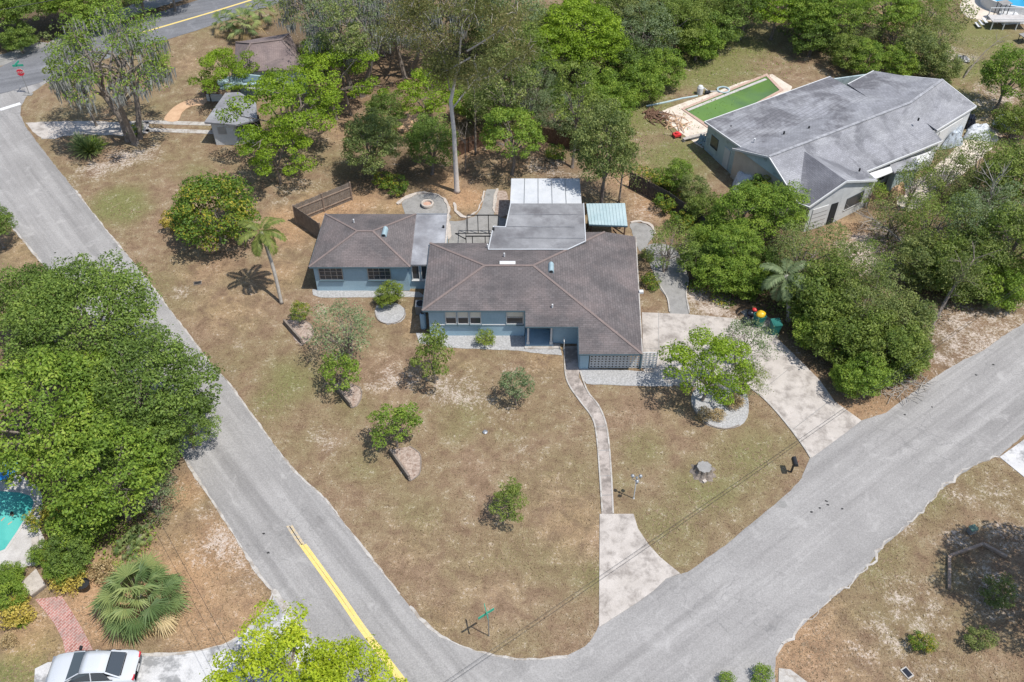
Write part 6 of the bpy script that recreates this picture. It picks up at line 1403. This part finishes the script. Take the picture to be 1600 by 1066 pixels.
tag(MB().tube([at(1010,166,.04),at(1040,160,.05),at(1065,154,.04),at(1090,150,.05)],.10,6).build('hose', M['teal_metal']), 'thick teal hose leading from the grass to the pool pump', 'hose')
heap('scattered firewood and pots at the left corner of the pool deck', 1024, 182, 1.2, 45, 'wood_brown', 'firewood', 'firewood', .4, .07, 3)
heap('white pipes and branches piled on the pool deck near the grey house', 1056, 192, 1.2, 36, 'straw_path', 'pipe_heap', 'heap', .3, .04, 4)
heap('clutter of boards and tools along the front of the grey house', 1375, 300, 1.8, 40, 'wood_brown', 'board_heap', 'heap', .4, .06, 7)
# chairs and deck by the blue pool
dk = at(1572,42); r = thing('pool_deck_stand', dk, 'white raised wooden deck with steps beside the blue pool', 'deck')
MB().box((dk.x,dk.y,.95),(4.2,1.7,.08)).build('floor', M['deck_w'], r)
for x in (-2,-.7,.7,2):
    for y in (-.75,.75): MB().bar((dk.x+x,dk.y+y,0),(dk.x+x,dk.y+y,1.85 if y > 0 else .92),.09).build('post', M['white'], r)
MB().bar((dk.x-2,dk.y-.75,1.2),(dk.x+2,dk.y-.75,1.2),.06).bar((dk.x-2,dk.y+.75,1.8),(dk.x+2,dk.y+.75,1.8),.06).build('rail', M['white'], r)
for k in range(3): MB().box((dk.x-2.6-.3*k,dk.y,.75-.25*k),(.32,1.1,.05)).build('step', M['white'], r)
for x,y,t in ((1560,30,'left one of two dark roofed seats by the blue pool'),(1600,66,'dark table with a grey top at the right edge below the blue pool')):
    p = at(x,y); r = thing('garden_table', p, t, 'garden table'); MB().box((p.x,p.y,1.9 if y < 50 else .8),(1.3,1.0,.06),.3).build('top', M['conc_grey'], r)
    for a in (-.5,.5):
        for c2 in (-.4,.4): MB().bar((p.x+a,p.y+c2,0),(p.x+a,p.y+c2,1.87 if y < 50 else .77),.06).build('leg', M['black_metal'], r)

# ------------------------------------------------------------------ lawn blades, one mass
def lawn():
    r = np.random.RandomState(12); n = 260000
    # more blades near the camera, in the visible trapezium
    Y = 19+ (r.rand(n)**1.25)*75; X = (r.rand(n)*2-1)*(Y*.62+14)
    keep = np.ones(n, bool)
    for poly in HARD:
        P = np.array(poly); x0,y0 = P.min(0); x1,y1 = P.max(0); idx = np.where(keep & (X>x0)&(X<x1)&(Y>y0)&(Y<y1))[0]
        if not len(idx): continue
        xx, yy = X[idx], Y[idx]; ins_ = np.zeros(len(idx), bool); j = len(P)-1
        for i in range(len(P)):
            if P[i,1] != P[j,1]:
                c = ((P[i,1]>yy)!=(P[j,1]>yy)) & (xx < (P[j,0]-P[i,0])*(yy-P[i,1])/(P[j,1]-P[i,1])+P[i,0]); ins_ ^= c
            j = i
        keep[idx[ins_]] = False
    for x0,x1,y0,y1 in ((-15,-5,52.7,59.2),(-6.1,9,48,57.2),(2.9,9,44.8,48.2),(0,5.7,55,63.7)): keep &= ~((X>x0)&(X<x1)&(Y>y0)&(Y<y1))
    # patchy like real turf
    pat = np.sin(X*.9+np.sin(Y*.7)*2)+np.sin(Y*1.1+X*.35)+np.sin((X-Y)*.53); keep &= (pat+r.normal(size=n)*1.3 > -.5)
    X, Y = X[keep], Y[keep]; n = len(X); L = r.uniform(.02,.055,n); a = r.rand(n)*6.283; w = r.uniform(.02,.05,n)
    t = np.stack([np.cos(a)*w, np.sin(a)*w, np.zeros(n)],1); B = np.stack([X,Y,np.zeros(n)],1); lean = np.stack([r.normal(size=n)*.08, r.normal(size=n)*.08, L],1)
    P = np.stack([B-t,B+t,B+lean+t*.3,B+lean-t*.3],1).reshape(-1,3)
    tone = np.clip(.55+.06*pat[keep]+r.normal(size=n)*.15,0,1)
    me = quads_mesh('grass', P, np.repeat(tone,4)); me.materials.append(LM['grass']); o = bpy.data.objects.new('grass', me); COL.objects.link(o); tag(o, 'short dry brown and olive lawn grass', 'grass', kind='stuff')
lawn()

# repeats of one kind share a group phrase
GROUPS = {'woodland_tree':'trees of the wood behind the houses', 'roadside_tree':'trees across the main road', 'oak_tree':'oaks around the yards', 'lime_green_tree':'lime green trees by the cottage and wood',
          'broadleaf_tree':'broad leaved trees round the yards', 'mossy_tree':'moss hung trees at the top of the picture', 'yard_tree':'young trees on the corner lawn', 'garden_tree':'trees beside the driveway',
          'shrub':'shrubs and low thickets', 'hedge_shrub':'hedge pieces beside the turquoise pool', 'garden_plant':'golden and dry plants near the brick walk', 'grass_tuft':'ornamental grass tufts in the kidney bed',
          'fan_palm':'fan palms', 'feather_palm':'feather palms', 'dead_tree':'bare and dead trees', 'slim_tree':'slim trunks behind the blue house', 'cane_clump':'arching cane clumps', 'wheelie_bin':'green bins by the driveway',
          'rubbish_bag':'rubbish bags by the driveway', 'garden_wall':'timber edgings of the mulch crescents', 'meter_box':'meter lids in the ground', 'overhead_wire':'overhead wires', 'wooden_fence':'plank fences',
          'tarp':'covers round the grey house', 'house':'ranch houses', 'swimming_pool':'in ground pools', 'plank':'loose planks', 'garden_table':'tables by the blue pool', 'branch_heap':'heaps of dead branches', 'rubble_heap':'rubble heaps'}
for o in COL.objects:
    if o.parent is None and 'label' in o and 'group' not in o:
        g = GROUPS.get(o.name.split('.')[0])
        if g: o['group'] = g
